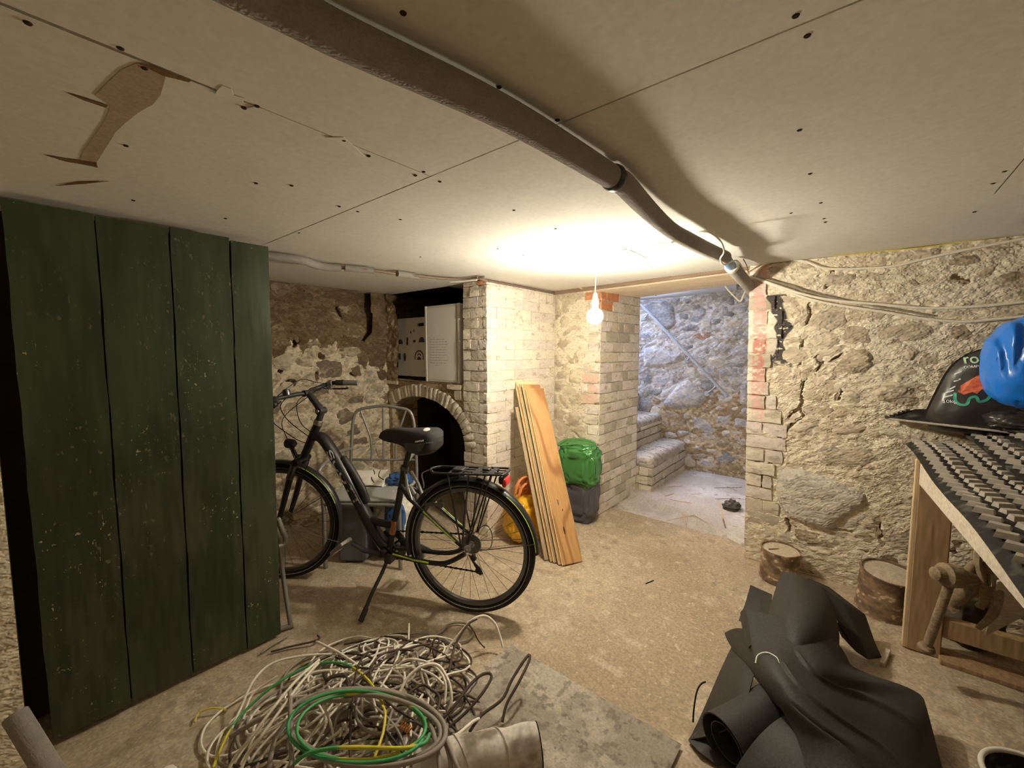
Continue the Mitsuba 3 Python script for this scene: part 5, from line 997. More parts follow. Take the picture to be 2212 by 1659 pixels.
bb = thing('black_board', 'flat black ribbed board lying across the mats under the compost sack', 'board')
BQ = [on(1915, 905, 2, 1.046), on(2110, 927, 0, 2.78), on(2330, 952, 0, 2.70), on(1975, 885, 0, 3.005), on(2140, 889, 0, 3.01), on(2330, 905, 0, 3.01)]
def bbs(U, V):
    a_, b_ = [np.array([[np.interp(u, [0, .55, 1], [q[i][k] for i in idx]) for k in range(3)] for u in U]) for q, idx in ((BQ, (0, 1, 2)), (BQ, (3, 4, 5)))]
    return a_+(b_-a_)*V[:, None]
obj('panel', thick(grid_mesh(20, 8, bbs), .009), 'mat_rubber', bb, 40)
obj('front_lip', tube(bbs(np.linspace(0, 1, 20), np.full(20, .0))+[0, 0, .002], .0055, 8), 'lug_rubber', bb, True)
for i in range(16): obj('rib', tube(bbs(np.linspace(.02+.015*(i % 3), .99, 14), np.full(14, (i+.8)/17))+[0, 0, .006], .0022, 5), 'mat_rubber', bb, True)
for i in range(6): c_ = bbs(np.array([.0]), np.array([.12+.15*i]))[0]; obj('edge_tooth', box(c_-[.016, -.002, .004], c_+[.016, .018, .007], .002), 'mat_rubber', bb, False)
# vice
vc = thing('rusty_vice', 'old rusty screw vice with heavy knob and long handle by the workbench leg', 'vice')
kn = on(2052, 1243, 0, 2.42); s_end = on(2135, 1272, 0, 2.42)+[.10, -.03, 0]; ax = N(kn-s_end)
obj('screw', tube([kn, kn+(s_end-kn)*.35, kn+(s_end-kn)*.7, s_end], [.036, .030, .022, .020], 18), 'rusty_iron', vc, 40)
obj('knob', lathe([(0, -.05), (.032, -.05), (.044, -.036), (.047, -.01), (.047, .022), (.030, .034), (.026, .060), (.018, .066), (0, .068)], 24, kn, ax), 'rusty_iron', vc, 35)
hb_ = on(2001, 1400, 0, 2.42); ht_ = kn-ax*.01
obj('handle', tube([ht_+N(ht_-hb_)*.03, ht_, (ht_+hb_)/2, hb_], .0165, 14), 'rusty_iron', vc, 40)
obj('handle_end', lathe([(0, -.012), (.026, -.012), (.030, 0), (.024, .014), (0, .014)], 16, hb_, N(ht_-hb_)), 'rusty_iron', vc, 35)
vq = lambda x, y, d=0.0: on(x, y, 0, 2.47+d)
obj('bracket', tube(cat_rom([vq(2165, 1130), vq(2122, 1165), vq(2112, 1205), vq(2118, 1240), vq(2140, 1290, .02)], per=6), .030, 10, flat=.4), 'rusty_iron', vc, 40)
obj('bracket', tube(cat_rom([vq(2148, 1150), vq(2150, 1205), vq(2138, 1240)], per=6), .022, 10, flat=.5), 'rusty_iron', vc, 40)
obj('jaw', tube(cat_rom([vq(2140, 1215), vq(2152, 1260), vq(2150, 1310), vq(2138, 1335), vq(2112, 1358)], per=6), np.linspace(.026, .010, 25), 10, flat=.5), 'rusty_iron', vc, 40)
obj('jaw', tube(cat_rom([vq(2090, 1250), vq(2100, 1222), vq(2115, 1222), vq(2122, 1250), vq(2126, 1290), vq(2116, 1312)], per=6), .015, 10), 'rusty_iron', vc, 40)
obj('nut', lathe([(0, -.03), (.05, -.03), (.05, .03), (0, .03)], 6, vq(2135, 1245, .03), ax), 'rusty_iron', vc, 30)
obj('foot', tube(cat_rom([vq(2118, 1250, .02), vq(2060, 1300, .06), vq(2070, 1322, .06)], per=5), [.03]*5+[.022]*5+[.012], 10), 'rusty_iron', vc, 40)
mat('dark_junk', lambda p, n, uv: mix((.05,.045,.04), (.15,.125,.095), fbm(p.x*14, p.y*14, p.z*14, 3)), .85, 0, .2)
jk = thing('steel_bracket', 'dusty angled sheet-metal bracket under the workbench behind the vice', 'bracket')
obj('plate', thick(grid_mesh(6, 6, lambda U, V: np.array([[2.45+.10*v, -.46-.16*u, .50+.10*u-.28*v*(1-.4*u)] for u, v in zip(U, V)])), .012), 'dusty_wood', jk, 30); obj('flange', thick(grid_mesh(4, 4, lambda U, V: np.array([[2.40+.06*v, -.62-.10*u, .62-.34*v] for u, v in zip(U, V)])), .012), 'dusty_wood', jk, 30)
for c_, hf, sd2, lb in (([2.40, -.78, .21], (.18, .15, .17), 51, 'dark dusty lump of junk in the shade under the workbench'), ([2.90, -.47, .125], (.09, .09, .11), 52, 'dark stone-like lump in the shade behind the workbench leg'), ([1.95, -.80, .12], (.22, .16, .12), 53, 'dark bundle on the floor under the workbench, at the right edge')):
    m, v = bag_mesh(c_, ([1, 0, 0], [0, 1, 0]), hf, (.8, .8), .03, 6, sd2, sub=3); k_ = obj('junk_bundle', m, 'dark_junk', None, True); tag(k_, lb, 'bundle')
# ------------------------------------------------------------------ sacks on the bench
mat('sack_black', (.035,.031,.030), .32, 0, .5, coat=.4); mat('sack_blue', (.002,.17,.72), .28, 0, .55, coat=.5)
mat('print_red', lambda p, n, uv: mix((.62,.09,.04), (.75,.22,.10), noise(p.x*120, p.y*120, p.z*120)), .4); mat('print_green', (.05,.36,.24), .4); mat('print_mint', (.42,.66,.46), .45)
cs = thing('compost_sack', 'black compost sack with red flower print, between rubble wall and blue bag', 'sack')
SC = np.array([2.915, -.500, 1.235])
def sack_pt(y, z, d=0.0):
    """The sack's front: y across, z up, from its centre."""
    y0 = y; y = y+(.30*(z+.195))-.02; q = 1-np.clip((np.abs(y)/.245)**3.4+(np.abs(z+.0)/.225)**3.4, 0, 1); return SC+np.array([-(.105*q**.45+d)+.05*(z+.2), y0, z])
def sack(U, V):
    out = []
    for u, v in zip(U, V):
        a = 2*math.pi*u; r = v; c, s = math.cos(a), math.sin(a); rr = r/(abs(c)**4+abs(s)**4)**.25
        y, z = .235*rr*c, .212*rr*s+.03*rr*c*(-1); y -= (.30*(z+.195))-.02; out.append(sack_pt(y, z))
    return np.array(out)
fr_s = grid_mesh(48, 16, sack); V_ = np.asarray(fr_s.vertices); V_ = V_+np.outer(n3(V_, 14, 3, 61)*.010+(1-2*np.abs(n3(V_, 11, 2, 63)))*.006, [-1, 0, 0])
back = V_.copy(); back[:, 0] = SC[0]+.03+.05*(back[:, 2]-SC[2]+.2); 
obj('body', trimesh.Trimesh(np.vstack([V_, back]), np.vstack([fr_s.faces, fr_s.faces[:, ::-1]+len(V_)]), process=False), 'sack_black', cs, True)
def sprint(poly2, name, m, label, lift=.016):
    P_ = Polygon(poly2).buffer(0) if not hasattr(poly2, 'geom_type') else poly2
    if P_.is_empty: return
    tri_v, tri_f = trimesh.creation.triangulate_polygon(P_.segmentize(.012), engine='earcut')
    pts3 = np.array([sack_pt(a, b, 0) for a, b in tri_v]); pts3 = pts3+np.outer(n3(pts3, 14, 3, 61)*.010+(1-2*np.abs(n3(pts3, 11, 2, 63)))*.006, [-1, 0, 0])+[-.0025, 0, 0]
    obj(name, trimesh.Trimesh(pts3, tri_f, process=False), m, cs, False, label=label)
def sp_px(pts): return [((lambda q: (q[1]-SC[1], q[2]-SC[2]))(on(x, y, 0, SC[0]-.07))) for x, y in pts]
sprint(sp_px([(2068,845),(2075,832),(2092,822),(2108,812),(2122,808),(2140,812),(2150,830),(2140,842),(2118,840),(2108,850),(2098,846),(2080,852)]), 'flower_print', 'print_red', 'red flower print')
sprint(LineString(cat_rom(np.array(sp_px([(2062,850),(2062,862),(2070,872),(2085,872),(2092,860),(2105,856),(2112,866),(2128,862),(2138,850)])), per=6)).buffer(.0055), 'leaf_print', 'print_green', 'green stalk and leaf print')
def stext(t, h, px, m, name, label, rot=.10):
    me = meshkit.text_mesh(t, h, .001, True); b_ = me.bounds; v = np.asarray(me.vertices)-b_[0]; v = v[:, :2]; o_ = np.array(sp_px([px])[0])
    ca2, sa2 = math.cos(rot), math.sin(rot); y = o_[0]-(v[:, 0]*ca2-v[:, 1]*sa2); z = o_[1]+v[:, 0]*sa2+v[:, 1]*ca2
    p3 = np.array([sack_pt(a, b, 0) for a, b in zip(y, z)]); w3 = n3(p3, 14, 3, 61)*.010+(1-2*np.abs(n3(p3, 11, 2, 63)))*.006
    p3[:, 0] -= w3+.003; obj(name, trimesh.Trimesh(p3, me.faces, process=False), m, cs, False, label=label)
stext('10kg', .014, (2036, 872), 'white_print', 'lettering', 'white 10kg')
stext('ro', .036, (2084, 786), 'print_mint', 'lettering', 'pale green letters', .12)
stext('COMPOST', .011, (2082, 796), 'white_print', 'lettering', 'small white lettering', .14)
for i, (x, y, w__) in enumerate(((2064, 806, 12), (2062, 822, 12), (2052, 838, 10), (2044, 846, 14), (2040, 856, 16))):
    sprint(LineString(sp_px([(x, y+2), (x+w__, y-3)])).buffer(.0028), 'small_print', 'white_print', 'line of small white print')
bs = thing('blue_bag', 'large shiny blue plastic bag on the workbench at the right edge', 'bag')
m, v = bag_mesh([2.66, -.64, 1.375], ([0, -1, 0], [1, 0, 0]), (.235, .17, .205), (.55, .6), .005, 6, 71, taper=.0)
vv = np.asarray(m.vertices); a_ = np.arctan2(vv[:, 2]-1.29, -(vv[:, 1]+.47)); rr_ = np.hypot(vv[:, 2]-1.29, vv[:, 1]+.47)
vv = vv+np.outer((.012*np.sin(a_*26+3*np.sin(rr_*9))+.010*(1-2*np.abs(np.sin(a_*11+rr_*5))))*np.clip(rr_*4, 0, 1), [-.9, .1, .3]); vv[:, 2] += -.30*(vv[:, 1]+.64)*(vv[:, 2] > 1.375)*.6
obj('body', trimesh.Trimesh(vv, m.faces, process=False), 'sack_blue', bs, True)
ws = thing('clear_wrap', 'crumpled glossy dark wrapper beneath the compost sack and the blue bag', 'wrapper'); m, v = bag_mesh([2.80, -.66, 1.10], ([0, -1, 0], [1, 0, 0]), (.20, .12, .045), (.8, .8), .02, 9, 77); obj('body', m, 'sack_black', ws, True)
# ------------------------------------------------------------------ rusty tins
def rust(p, n, uv):
    f = fbm(p.x*22, p.y*22, p.z*22, 3); g = fbm(p.x*60, p.y*60, p.z*60, 2)
    c = mix((.15,.10,.065), (.30,.205,.125), smoothstep(.35, .65, f))
    return mix(c, (.55,.47,.34), smoothstep(.60, .68, f*.5+g*.5)*.9)*(.75+.45*g)
mat('rusty_tin', rust, .7, .1, .35, lambda p, n, uv: .003*fbm(p.x*60, p.y*60, p.z*60, 2), eps=1.5e-3)
mat('tin_lid', lambda p, n, uv: mix((.42,.35,.26), (.58,.51,.40), fbm(p.x*40, p.y*40, p.z*40, 3))*(.8+.4*noise(p.x*160, p.y*160, p.z*160)), .8, 0, .3)
def tin(name, label, o, r, h, axis, lidm):
    k = thing(name, label, 'tin'); o = np.asarray(o, float)
    me = lathe([(0, 0), (r*.98, 0), (r*1.02, .006), (r, .012), (r, h*.33), (r*.985, h*.345), (r, h*.36), (r, h*.62), (r*.985, h*.635), (r, h*.65), (r, h-.012), (r*1.03, h-.008), (r*1.03, h), (r*.96, h), (r*.95, h-.010)], 40, o, axis)
    v = np.asarray(me.vertices); v += np.outer(n3(v, 14, 2, len(label))*.005, [1, .3, 0]); obj('body', trimesh.Trimesh(v, me.faces, process=False), 'rusty_tin', k, 40)
    obj('lid', lathe([(r*.955, h-.010), (r*.90, h-.014), (r*.84, h-.010), (0, h-.009)][::-1], 40, o, axis), lidm, k, 30); return k
t1 = tin('paint_tin', 'dusty rusted tin standing by the doorway end of the rubble wall', [2.975, .322, .0], .103, .195, (-.03, -.02, 1), 'tin_lid')
obj('bare_patch', beam([2.93, .375, .188], [2.975, .33, .188], .010, .004, (0, 0, 1), .001), 'rusty_tin', t1, 30)
t2 = tin('paint_tin', 'larger rusty tin with flaking label beside the workbench leg', [2.955, -.165, .002], .122, .235, (-.10, -.06, 1), 'tin_lid')
# ------------------------------------------------------------------ black rubber sheeting heap
mat('sheet_black', lambda p, n, uv: mi.Color3f(.034, .031, .028)*(.8+.4*noise(p.x*300, p.y*300, p.z*300)), .62, 0, .4, lambda p, n, uv: .0006*noise(p.x*420, p.y*420, p.z*420), eps=8e-4)
from scipy.interpolate import RectBivariateSpline
def net_sheet(net, nu=34, nv=34, t=.004, noise_=.004, seed=1, folds=(), deg=3):
    A = np.array([[Q(*c) if len(c) == 3 else np.asarray(c) for c in row] for row in net]); a, b = A.shape[:2]
    S = [RectBivariateSpline(np.arange(a), np.arange(b), A[:, :, k], kx=min(deg, a-1), ky=min(deg, b-1)) for k in range(3)]
    def fn(U, V):
        p = np.stack([s(U*(a-1), V*(b-1), grid=False) for s in S], 1); p[:, 2] += noise_*n3(p, 9, 2, seed)
        for (u0, v0, u1, v1, w_, h_) in folds:
            L_ = np.array([u1-u0, v1-v0]); l2 = L_@L_; s_ = np.clip(((U-u0)*L_[0]+(V-v0)*L_[1])/l2, 0, 1); dd = np.hypot(U-u0-s_*L_[0], V-v0-s_*L_[1]); p[:, 2] += h_*np.exp(-(dd/w_)**2)
        p[:, 2] = np.maximum(p[:, 2], .004); return p
    return thick(grid_mesh(nu, nv, fn), t)
hp = thing('rubber_sheeting', 'heap of folded black rubber sheeting on the floor in front of the workbench', 'sheeting')
obj('sheet', net_sheet([[(1612,1320,.30),(1650,1325,.32),(1700,1338,.335),(1755,1360,.32),(1808,1388,.25)], [(1622,1375,.30),(1665,1385,.33),(1715,1395,.34),(1770,1402,.325),(1826,1415,.21)], [(1634,1438,.30),(1690,1450,.352),(1740,1455,.33),(1800,1455,.305),(1856,1448,.17)],
    [(1665,1495,.285),(1725,1515,.335),(1790,1510,.305),(1860,1495,.215),(1972,1492,.125)], [(1700,1550,.26),(1780,1570,.315),(1850,1570,.26),(1925,1545,.185),(2002,1535,.115)], [(1728,1610,.235),(1840,1625,.29),(1905,1625,.23),(1965,1600,.165),(2016,1590,.09)], [(1756,1730,.19),(1880,1730,.245),(1960,1720,.21),(2012,1700,.11),(2042,1690,.04)]], 81, 71, .004, .0025, 3, deg=2, folds=[(.30,.30,1,.60,.016,.011), (.22,.52,.8,.86,.014,.009), (.55,.2,.95,.3,.02,-.012), (.5,.70,.75,.88,.03,.008)]), 'sheet_black', hp, 50, label='large creased top sheet')
obj('sheet', net_sheet([[(1688,1240,.30),(1708,1238,.33),(1735,1248,.33),(1775,1262,.26)], [(1672,1285,.27),(1715,1295,.36),(1765,1300,.34),(1800,1318,.24)], [(1660,1330,.25),(1710,1345,.36),(1770,1355,.34),(1812,1372,.20)], [(1652,1372,.22),(1705,1395,.33),(1765,1410,.30),(1805,1410,.16)]], 34, 34, .004, .003, 5), 'sheet_black', hp, 50, label='rounded roll at the back')
obj('sheet', net_sheet([[(1712,1241,.31),(1752,1252,.30),(1790,1268,.24)], [(1770,1275,.27),(1820,1300,.22),(1868,1328,.12)], [(1808,1340,.20),(1855,1375,.15),(1888,1385,.06)], [(1850,1408,.06),(1875,1424,.03),(1904,1421,.01)]], 31, 31, .004, .001, 7, deg=1), 'sheet_black', hp, 50, label='folded flap on the right')
obj('sheet', net_sheet([[(1800,1338,.22),(1818,1352,.16),(1850,1372,.12)], [(1818,1375,.12),(1845,1395,.08),(1868,1405,.05)], [(1850,1408,.05),(1868,1420,.015),(1880,1424,.005)]], 17, 17, .004, .001, 8, deg=1), 'sheet_black', hp, 50)
obj('sheet', net_sheet([[(1621,1264,.06),(1645,1275,.06),(1668,1285,.08)], [(1610,1305,.10),(1640,1310,.14),(1665,1325,.16)], [(1596,1340,.16),(1628,1350,.22),(1655,1350,.24)]], 17, 17, .004, .001, 9, deg=1), 'sheet_black', hp, 50, label='upright corner at the left back')
obj('sheet', net_sheet([[(1566,1368,.14),(1590,1358,.20),(1614,1362,.27)], [(1582,1400,.15),(1620,1420,.23),(1640,1440,.27)], [(1620,1450,.18),(1650,1475,.24),(1668,1490,.26)], [(1680,1525,.22),(1695,1535,.245),(1702,1545,.25)]], 24, 20, .004, .001, 10), 'sheet_black', hp, 50, label='curled left edge')
obj('sheet', net_sheet([[(1600,1325,.25),(1608,1318,.28),(1618,1330,.30)], [(1605,1360,.25),(1615,1352,.28),(1622,1370,.30)], [(1618,1400,.26),(1625,1395,.28),(1632,1410,.30)]], 12, 10, .004, .001, 12), 'sheet_black', hp, 50)
obj('sheet', net_sheet([[(1582,1396,.13),(1610,1420,.18),(1632,1450,.20)], [(1550,1465,.09),(1580,1480,.15),(1618,1500,.19)], [(1515,1545,.03),(1560,1545,.10),(1605,1540,.15)], [(1488,1598,.005),(1530,1590,.05),(1570,1575,.10)]], 26, 20, .004, .002, 11), 'sheet_black', hp, 50, label='flap sloping down to the floor on the left')
c0, c1 = Q(1563, 1607, .098), Q(1712, 1512, .14); ax_ = N(c1-c0)
roll = tube([c0+(c1-c0)*t for t in np.linspace(0, 1, 10)], [.088, .086, .084, .083, .082, .082, .082, .082, .082, .082], 30, caps=False)
obj('roll', thick(roll, .004), 'sheet_black', hp, 50, label='open-ended roll at the front left')
obj('roll', thick(tube([c0+ax_*.01+(c1-c0)*t for t in np.linspace(0, 1, 6)], .060, 26, caps=False), .004), 'sheet_black', hp, 50)
obj('sheet', net_sheet([[(1487,1600,.004),(1510,1625,.012),(1550,1655,.004)], [(1520,1565,.03),(1555,1590,.035),(1600,1640,.02)], [(1560,1540,.06),(1610,1570,.06),(1650,1640,.05)]], 21, 21, .004, .001, 13, deg=1), 'sheet_black', hp, 50, label='flat edge on the floor at the front left')
obj('sheet', net_sheet([[(1700,1545,.22),(1640,1590,.19),(1590,1660,.10),(1560,1730,.02)], [(1725,1600,.235),(1690,1640,.20),(1640,1700,.13),(1610,1780,.04)], [(1760,1720,.19),(1740,1750,.17),(1700,1800,.10),(1680,1850,.03)]], 26, 26, .004, .003, 14), 'sheet_black', hp, 50, label='fold at the front')
obj('chalk_scuff', tube(cat_rom([Q(1632,1432,.322), Q(1637,1415,.331), Q(1655,1409,.341), Q(1675,1418,.346), Q(1683,1432,.350)], per=6), .0022, 6, flat=.4), 'paper', hp, True, label='white chalky scuff')
cable([Q(1497, 1560, .03), Q(1499, 1530, .07), Q(1505, 1495, .11), Q(1514, 1478, .13), Q(1524, 1473, .13)], .003, 'rubber', 'thin black wire curling up at the left of the rubber sheeting', cat='wire', name='wire')
# ------------------------------------------------------------------ slab, roll and heap of cables
mat('slab_dusty', lambda p, n, uv: mix(mix((.33,.29,.24), (.45,.40,.33), smoothstep(.38, .62, fbm(p.x*9, p.y*9, 1., 4))), (.17,.14,.11), smoothstep(.56, .74, fbm(p.x*40, p.y*40, 3., 3))*.6)*(.8+.4*noise(p.x*170, p.y*170, p.z*170)), .9, 0, .2, lambda p, n, uv: .010*fbm(p.x*30, p.y*30, 0., 3), eps=2e-3)
sbp = Polygon([tuple(Q(x, y, .02)[:2]) for x, y in ((1103,1388),(1148,1438),(1306,1660),(1345,1720))]+[(.70, .42), (.55, .75), (.95, 1.12)]).buffer(0)
sb_ = thing('concrete_slab', 'dusty loose concrete slab lying on the floor beside the heap of cables', 'slab')
obj('body', plate(sbp, .024, (0, 0, .0)), 'slab_dusty', sb_, False)
bx0, by0, bx1, by1 = sbp.bounds
def dust(U, V):
    x, y = bx0+(bx1-bx0)*U, by0+(by1-by0)*V; ins = shapely.contains_xy(sbp, x, y); e = shapely.distance(shapely.points(x, y), sbp.exterior)*np.where(ins, 1, -1)
    c_ = np.stack([x, y, 0*x], 1); h = .030*np.clip(e/.16, 0, 1)**1.5*(.55+.8*n3(c_, 6, 3, 2))+.006*n3(c_, 30, 2, 3)
    return np.stack([x, y, np.where(e > .004, .021+np.maximum(h, -.004), .010)], 1)
obj('rubble_dust', grid_mesh(90, 80, dust), 'slab_dusty', sb_, True)
mat('roll_paper', lambda p, n, uv: mix(mix((.50,.46,.41), (.66,.62,.56), fbm(p.x*16, p.y*16, p.z*16, 3)), (.22,.18,.14), smoothstep(.50, .66, fbm(p.x*9, p.y*9, p.z*9, 4)))*(.85+.3*noise(p.x*120, p.y*120, p.z*120)), .6, 0, .35, lambda p, n, uv: .004*fbm(p.x*25, p.y*25, p.z*25, 3), eps=2e-3)
pr_ = thing('wrapped_roll', 'thick roll wrapped in pale paper lying on the slab under the cables', 'roll')
ra, rb_ = Q(925, 1655, .098), Q(1162, 1612, .108); n_r = 16; rp = [ra+(rb_-ra)*t for t in np.linspace(-.12, 1, n_r)]
wr = tube(cat_rom(rp, per=4), 0.066+.0015*np.sin(np.linspace(0, 23, (n_r-1)*4+1)), 30); v_ = np.asarray(wr.vertices); v_ += n3(v_, 20, 2, 4)[:, None]*.004*np.array([.5, .3, 1])
obj('body', trimesh.Trimesh(v_, wr.faces, process=False), 'roll_paper', pr_, 50)
dr_ = N(rb_-ra)
obj('end', lathe([(0, .003), (.03, .003), (.032, -.01), (.050, -.01), (.052, .004), (.066, .004)], 28, rb_, dr_), 'dark_junk', pr_, 30, label='end coloured dark to stand for its shade')  # end face coloured dark in place of the shade it lies in
for t_, tw in ((.30, .4), (.62, -.5)):
    c_ = ra+(rb_-ra)*t_; obj('band', tube([c_+dr_*(.03*math.cos(a*1+tw))+.0685*(math.cos(a)*N(np.cross(dr_, [0, 0, 1]))+math.sin(a)*np.array([0, 0, 1.])) for a in np.linspace(0, 2*math.pi, 40)], .0024, 6, flat=.5), 'roll_paper', pr_, True)
cg = 'old cables in the tangled heap'
mat('cable_flex', (.075,.055,.042), .6, 0, .3); mat('cable_green', (.06,.34,.13), .45, 0, .4)
def earth(p, n, uv): return mix((.62,.56,.06), (.08,.36,.13), smoothstep(.46, .54, fbm(p.x*5+1, p.y*5, p.z*5, 1)))
mat('cable_earth', earth, .45, 0, .4)
def pc(pts, r, m, label, group=None, flat=None, per=7, closed=False):
    P_ = cat_rom([Q(*q) for q in pts], per=per, closed=closed); P_[:, 2] = np.maximum(P_[:, 2], r+.001)
    k = obj('cable', tube(P_, r, 8, closed=closed, flat=flat), m, None, True); tag(k, label, 'cable', group)
H_ = .19
pc([(500,1575,.03),(520,1530,.05),(548,1470,.09),(590,1432,.10),(660,1416,.10),(735,1412,.09),(765,1405,.08),(808,1420,.09),(820,1470,.10),(818,1500,.12)], .0048, 'cable_white', 'outer white cable sweeping round the far side of the cable heap')
pc([(525,1555,.02),(545,1500,.05),(600,1460,.09)], .0048, 'cable_white', 'white cable lying at the far left of the cable heap')
pc([(684,1386,.06),(700,1394,.09),(735,1412,.11),(790,1450,.13),(850,1500,.12)], .0055, 'cable_white', 'stiff white cable with a hooked end pointing to the green partition')
pc([(460,1659,.02),(495,1580,.03),(535,1530,.05),(600,1475,.09),(670,1438,.11),(735,1432,.13),(780,1455,.14),(812,1492,.16),(830,1530,.16)], .0050, 'cable_earth', 'long green and yellow earth cable sweeping out to the left of the heap')
pc([(420,1560,.006),(430,1540,.012),(455,1530,.02),(480,1531,.012),(490,1536,.006)], .0032, 'cable_yellow', 'short yellow offcut lying on the floor left of the cable heap')
pc([(665,1475,.11),(672,1455,.12),(720,1448,.12),(790,1455,.13),(810,1440,.13),(842,1438,.13),(880,1440,.12),(930,1455,.12),(960,1480,.10)], .0052, 'cable_white', 'white cable looping across the back of the heap')
pc([(668,1445,.10),(672,1462,.09),(700,1475,.09),(735,1470,.1),(745,1455,.11)], .0052, 'cable_white', 'white cable curled into a small loop at the back of the heap')
pc([(862,1500,.14),(880,1465,.17),(910,1440,.19),(945,1437,.18),(968,1470,.15),(975,1510,.11),(965,1545,.07),(948,1575,.05)], .0058, 'cable_white', 'white cable standing up in a tall arch at the right of the heap')
pc([(850,1450,.12),(872,1428,.15),(900,1425,.16),(940,1440,.15),(962,1475,.12),(960,1520,.08)], .0052, 'cable_white', 'second white arch behind the tall one at the right of the heap')
pc([(958,1430,.04),(968,1400,.07),(1000,1360,.13),(1025,1336,.17),(1050,1331,.17),(1072,1352,.11),(1087,1400,.03)], .0058, 'cable_white', 'white cable rearing up in a hoop towards the bicycle')
pc([(1013,1349,.12),(1024,1365,.09),(1030,1378,.06),(1038,1390,.03),(1047,1399,.025)], .0028, 'cable_flex', 'thin brown wire end with a white ferrule inside the white hoop')
pc([(966,1490,.06),(972,1440,.09),(985,1390,.12),(1010,1350,.16),(1030,1337,.165)], .0052, 'cable_flex', 'dark flex running up beside the white hoop')
pc([(940,1430,.05),(935,1400,.08),(938,1382,.10),(948,1380,.10),(946,1400,.08),(938,1425,.06),(925,1450,.05)], .0044, 'cable_flex', 'dark flex making a small upright loop at the back right of the heap')
pc([(890,1440,.12),(892,1415,.15),(899,1410,.155),(905,1440,.13),(920,1490,.11),(940,1520,.09)], .0058, 'cable_grey', 'grey cable bent upright in a hairpin behind the white arches')
pc([(950,1560,.07),(985,1520,.10),(1015,1480,.12),(1040,1458,.13),(1058,1455,.13),(1060,1468,.12),(1040,1500,.10),(1005,1540,.07),(970,1570,.05)], .0056, 'cable_flex', 'dark flex bent into a long loop over the slab')
pc([(1015,1580,.08),(1040,1545,.08),(1085,1510,.10),(1105,1470,.13),(1130,1430,.16),(1143,1415,.17),(1142,1430,.16),(1120,1475,.13),(1095,1520,.09),(1085,1560,.055)], .0054, 'cable_flex', 'dark flex forming a tall narrow loop over the slab, farthest right')
pc([(960,1600,.10),(990,1585,.11),(1020,1560,.10),(1035,1552,.09)], .0052, 'cable_white', 'white cable end pointing right above the wrapped roll')
for i, (sx, lab) in enumerate(((0, 'thick grey cable coil lying on top of the heap, outer turn'), (1, 'thick grey cable coil on top of the heap, inner turn'))):
    c = np.array([790, 1568.]); rx, ry = (172-14*i, 80-8*i); pts_ = [(c[0]+rx*math.cos(a)+4*math.sin(3*a+i), c[1]+ry*math.sin(a)*(1 if math.sin(a) < 0 else 1.1)+8*math.cos(a)+5*i, .20+.02*math.sin(a+1+i)-.006*i) for a in np.linspace(-2.75+.3*i, 2.9, 20)]
    pc(pts_, .0078, 'cable_grey', lab)
pc([(498,1592,.07),(560,1555,.12),(630,1528,.17),(700,1500,.19),(780,1490,.205),(860,1500,.20),(915,1530,.19),(932,1560,.18)], .0078, 'cable_grey', 'thick grey cable with a cut end at the left, crossing the top of the heap')
pc([(630,1659,.18),(629,1600,.19),(627,1540,.19),(626,1484,.19)], .0074, 'cable_grey', 'straight grey cable standing up at the left of the coil')
pc([(580,1665,.10),(588,1620,.12),(600,1585,.14),(640,1540,.17),(690,1515,.185),(760,1512,.19)], .0078, 'cable_grey', 'thick grey cable curving down at the left front of the heap')
pc([(1000,1690,.16),(985,1650,.19),(965,1600,.20),(945,1560,.19),(905,1520,.19)], .0074, 'cable_grey', 'grey cable hanging over the wrapped roll, right one')
pc([(950,1690,.17),(948,1640,.195),(938,1590,.205),(925,1555,.20)], .0074, 'cable_grey', 'grey cable hanging over the wrapped roll, left one')
pc([(975,1690,.165),(972,1640,.185),(960,1600,.195),(945,1575,.195)], .0068, 'cable_grey', 'grey cable hanging over the wrapped roll, middle one')
for i in range(2):
    c = np.array([770+6*i, 1570.]); rx, ry = 148-9*i, 78-6*i
    pts_ = [(c[0]+rx*math.cos(a)+5*math.sin(2*a+i), c[1]+ry*math.sin(a)-6*math.cos(a)*(i-.5), .215+.012*math.sin(2*a+i)) for a in np.linspace(.3+i*.6, .3+i*.6+6.1, 26)]
    pc(pts_, .0052, 'cable_green' if i == 0 else 'cable_earth', 'green earth cable coiled in an oval on top of the heap' if i == 0 else 'green and yellow earth cable coiled beside the green oval on top of the heap')
pc([(635,1650,.19),(665,1628,.215),(720,1616,.23),(790,1615,.23),(870,1616,.23),(915,1606,.22),(928,1585,.21)], .0055, 'cable_earth', 'green and yellow earth cable crossing the front of the coil in a straight run')
pc([(800,1659,.17),(815,1620,.19),(828,1580,.20),(832,1540,.20),(826,1525,.20)], .0046, 'cable_yellow', 'yellow wire running up through the middle of the coil')
pc([(700,1450,.10),(705,1468,.13),(718,1462,.14),(742,1458,.14),(750,1470,.13),(760,1520,.12)], .0072, 'cable_flex', 'dark cable knotted at the back of the heap')
pc([(880,1500,.16),(910,1480,.165),(930,1488,.16),(950,1510,.15),(935,1560,.16),(925,1590,.16)], .0048, 'cable_flex', 'dark flex curling over the right side of the coil')
pc([(690,1425,.20),(640,1470,.20),(590,1530,.18),(545,1590,.14),(505,1640,.09),(485,1690,.05)], .0052, 'cable_white', 'outer of two straight white cables sloping down the left front of the heap')
pc([(688,1432,.20),(650,1475,.20),(605,1535,.18),(565,1590,.15),(530,1640,.10),(512,1690,.06)], .0052, 'cable_white', 'inner of two straight white cables sloping down the left front of the heap')
oc = thing('wire_offcuts', 'orange copper wire offcuts showing through the coil of cables', 'wire'); mat('orange_wire', (.62,.24,.06), .5); 
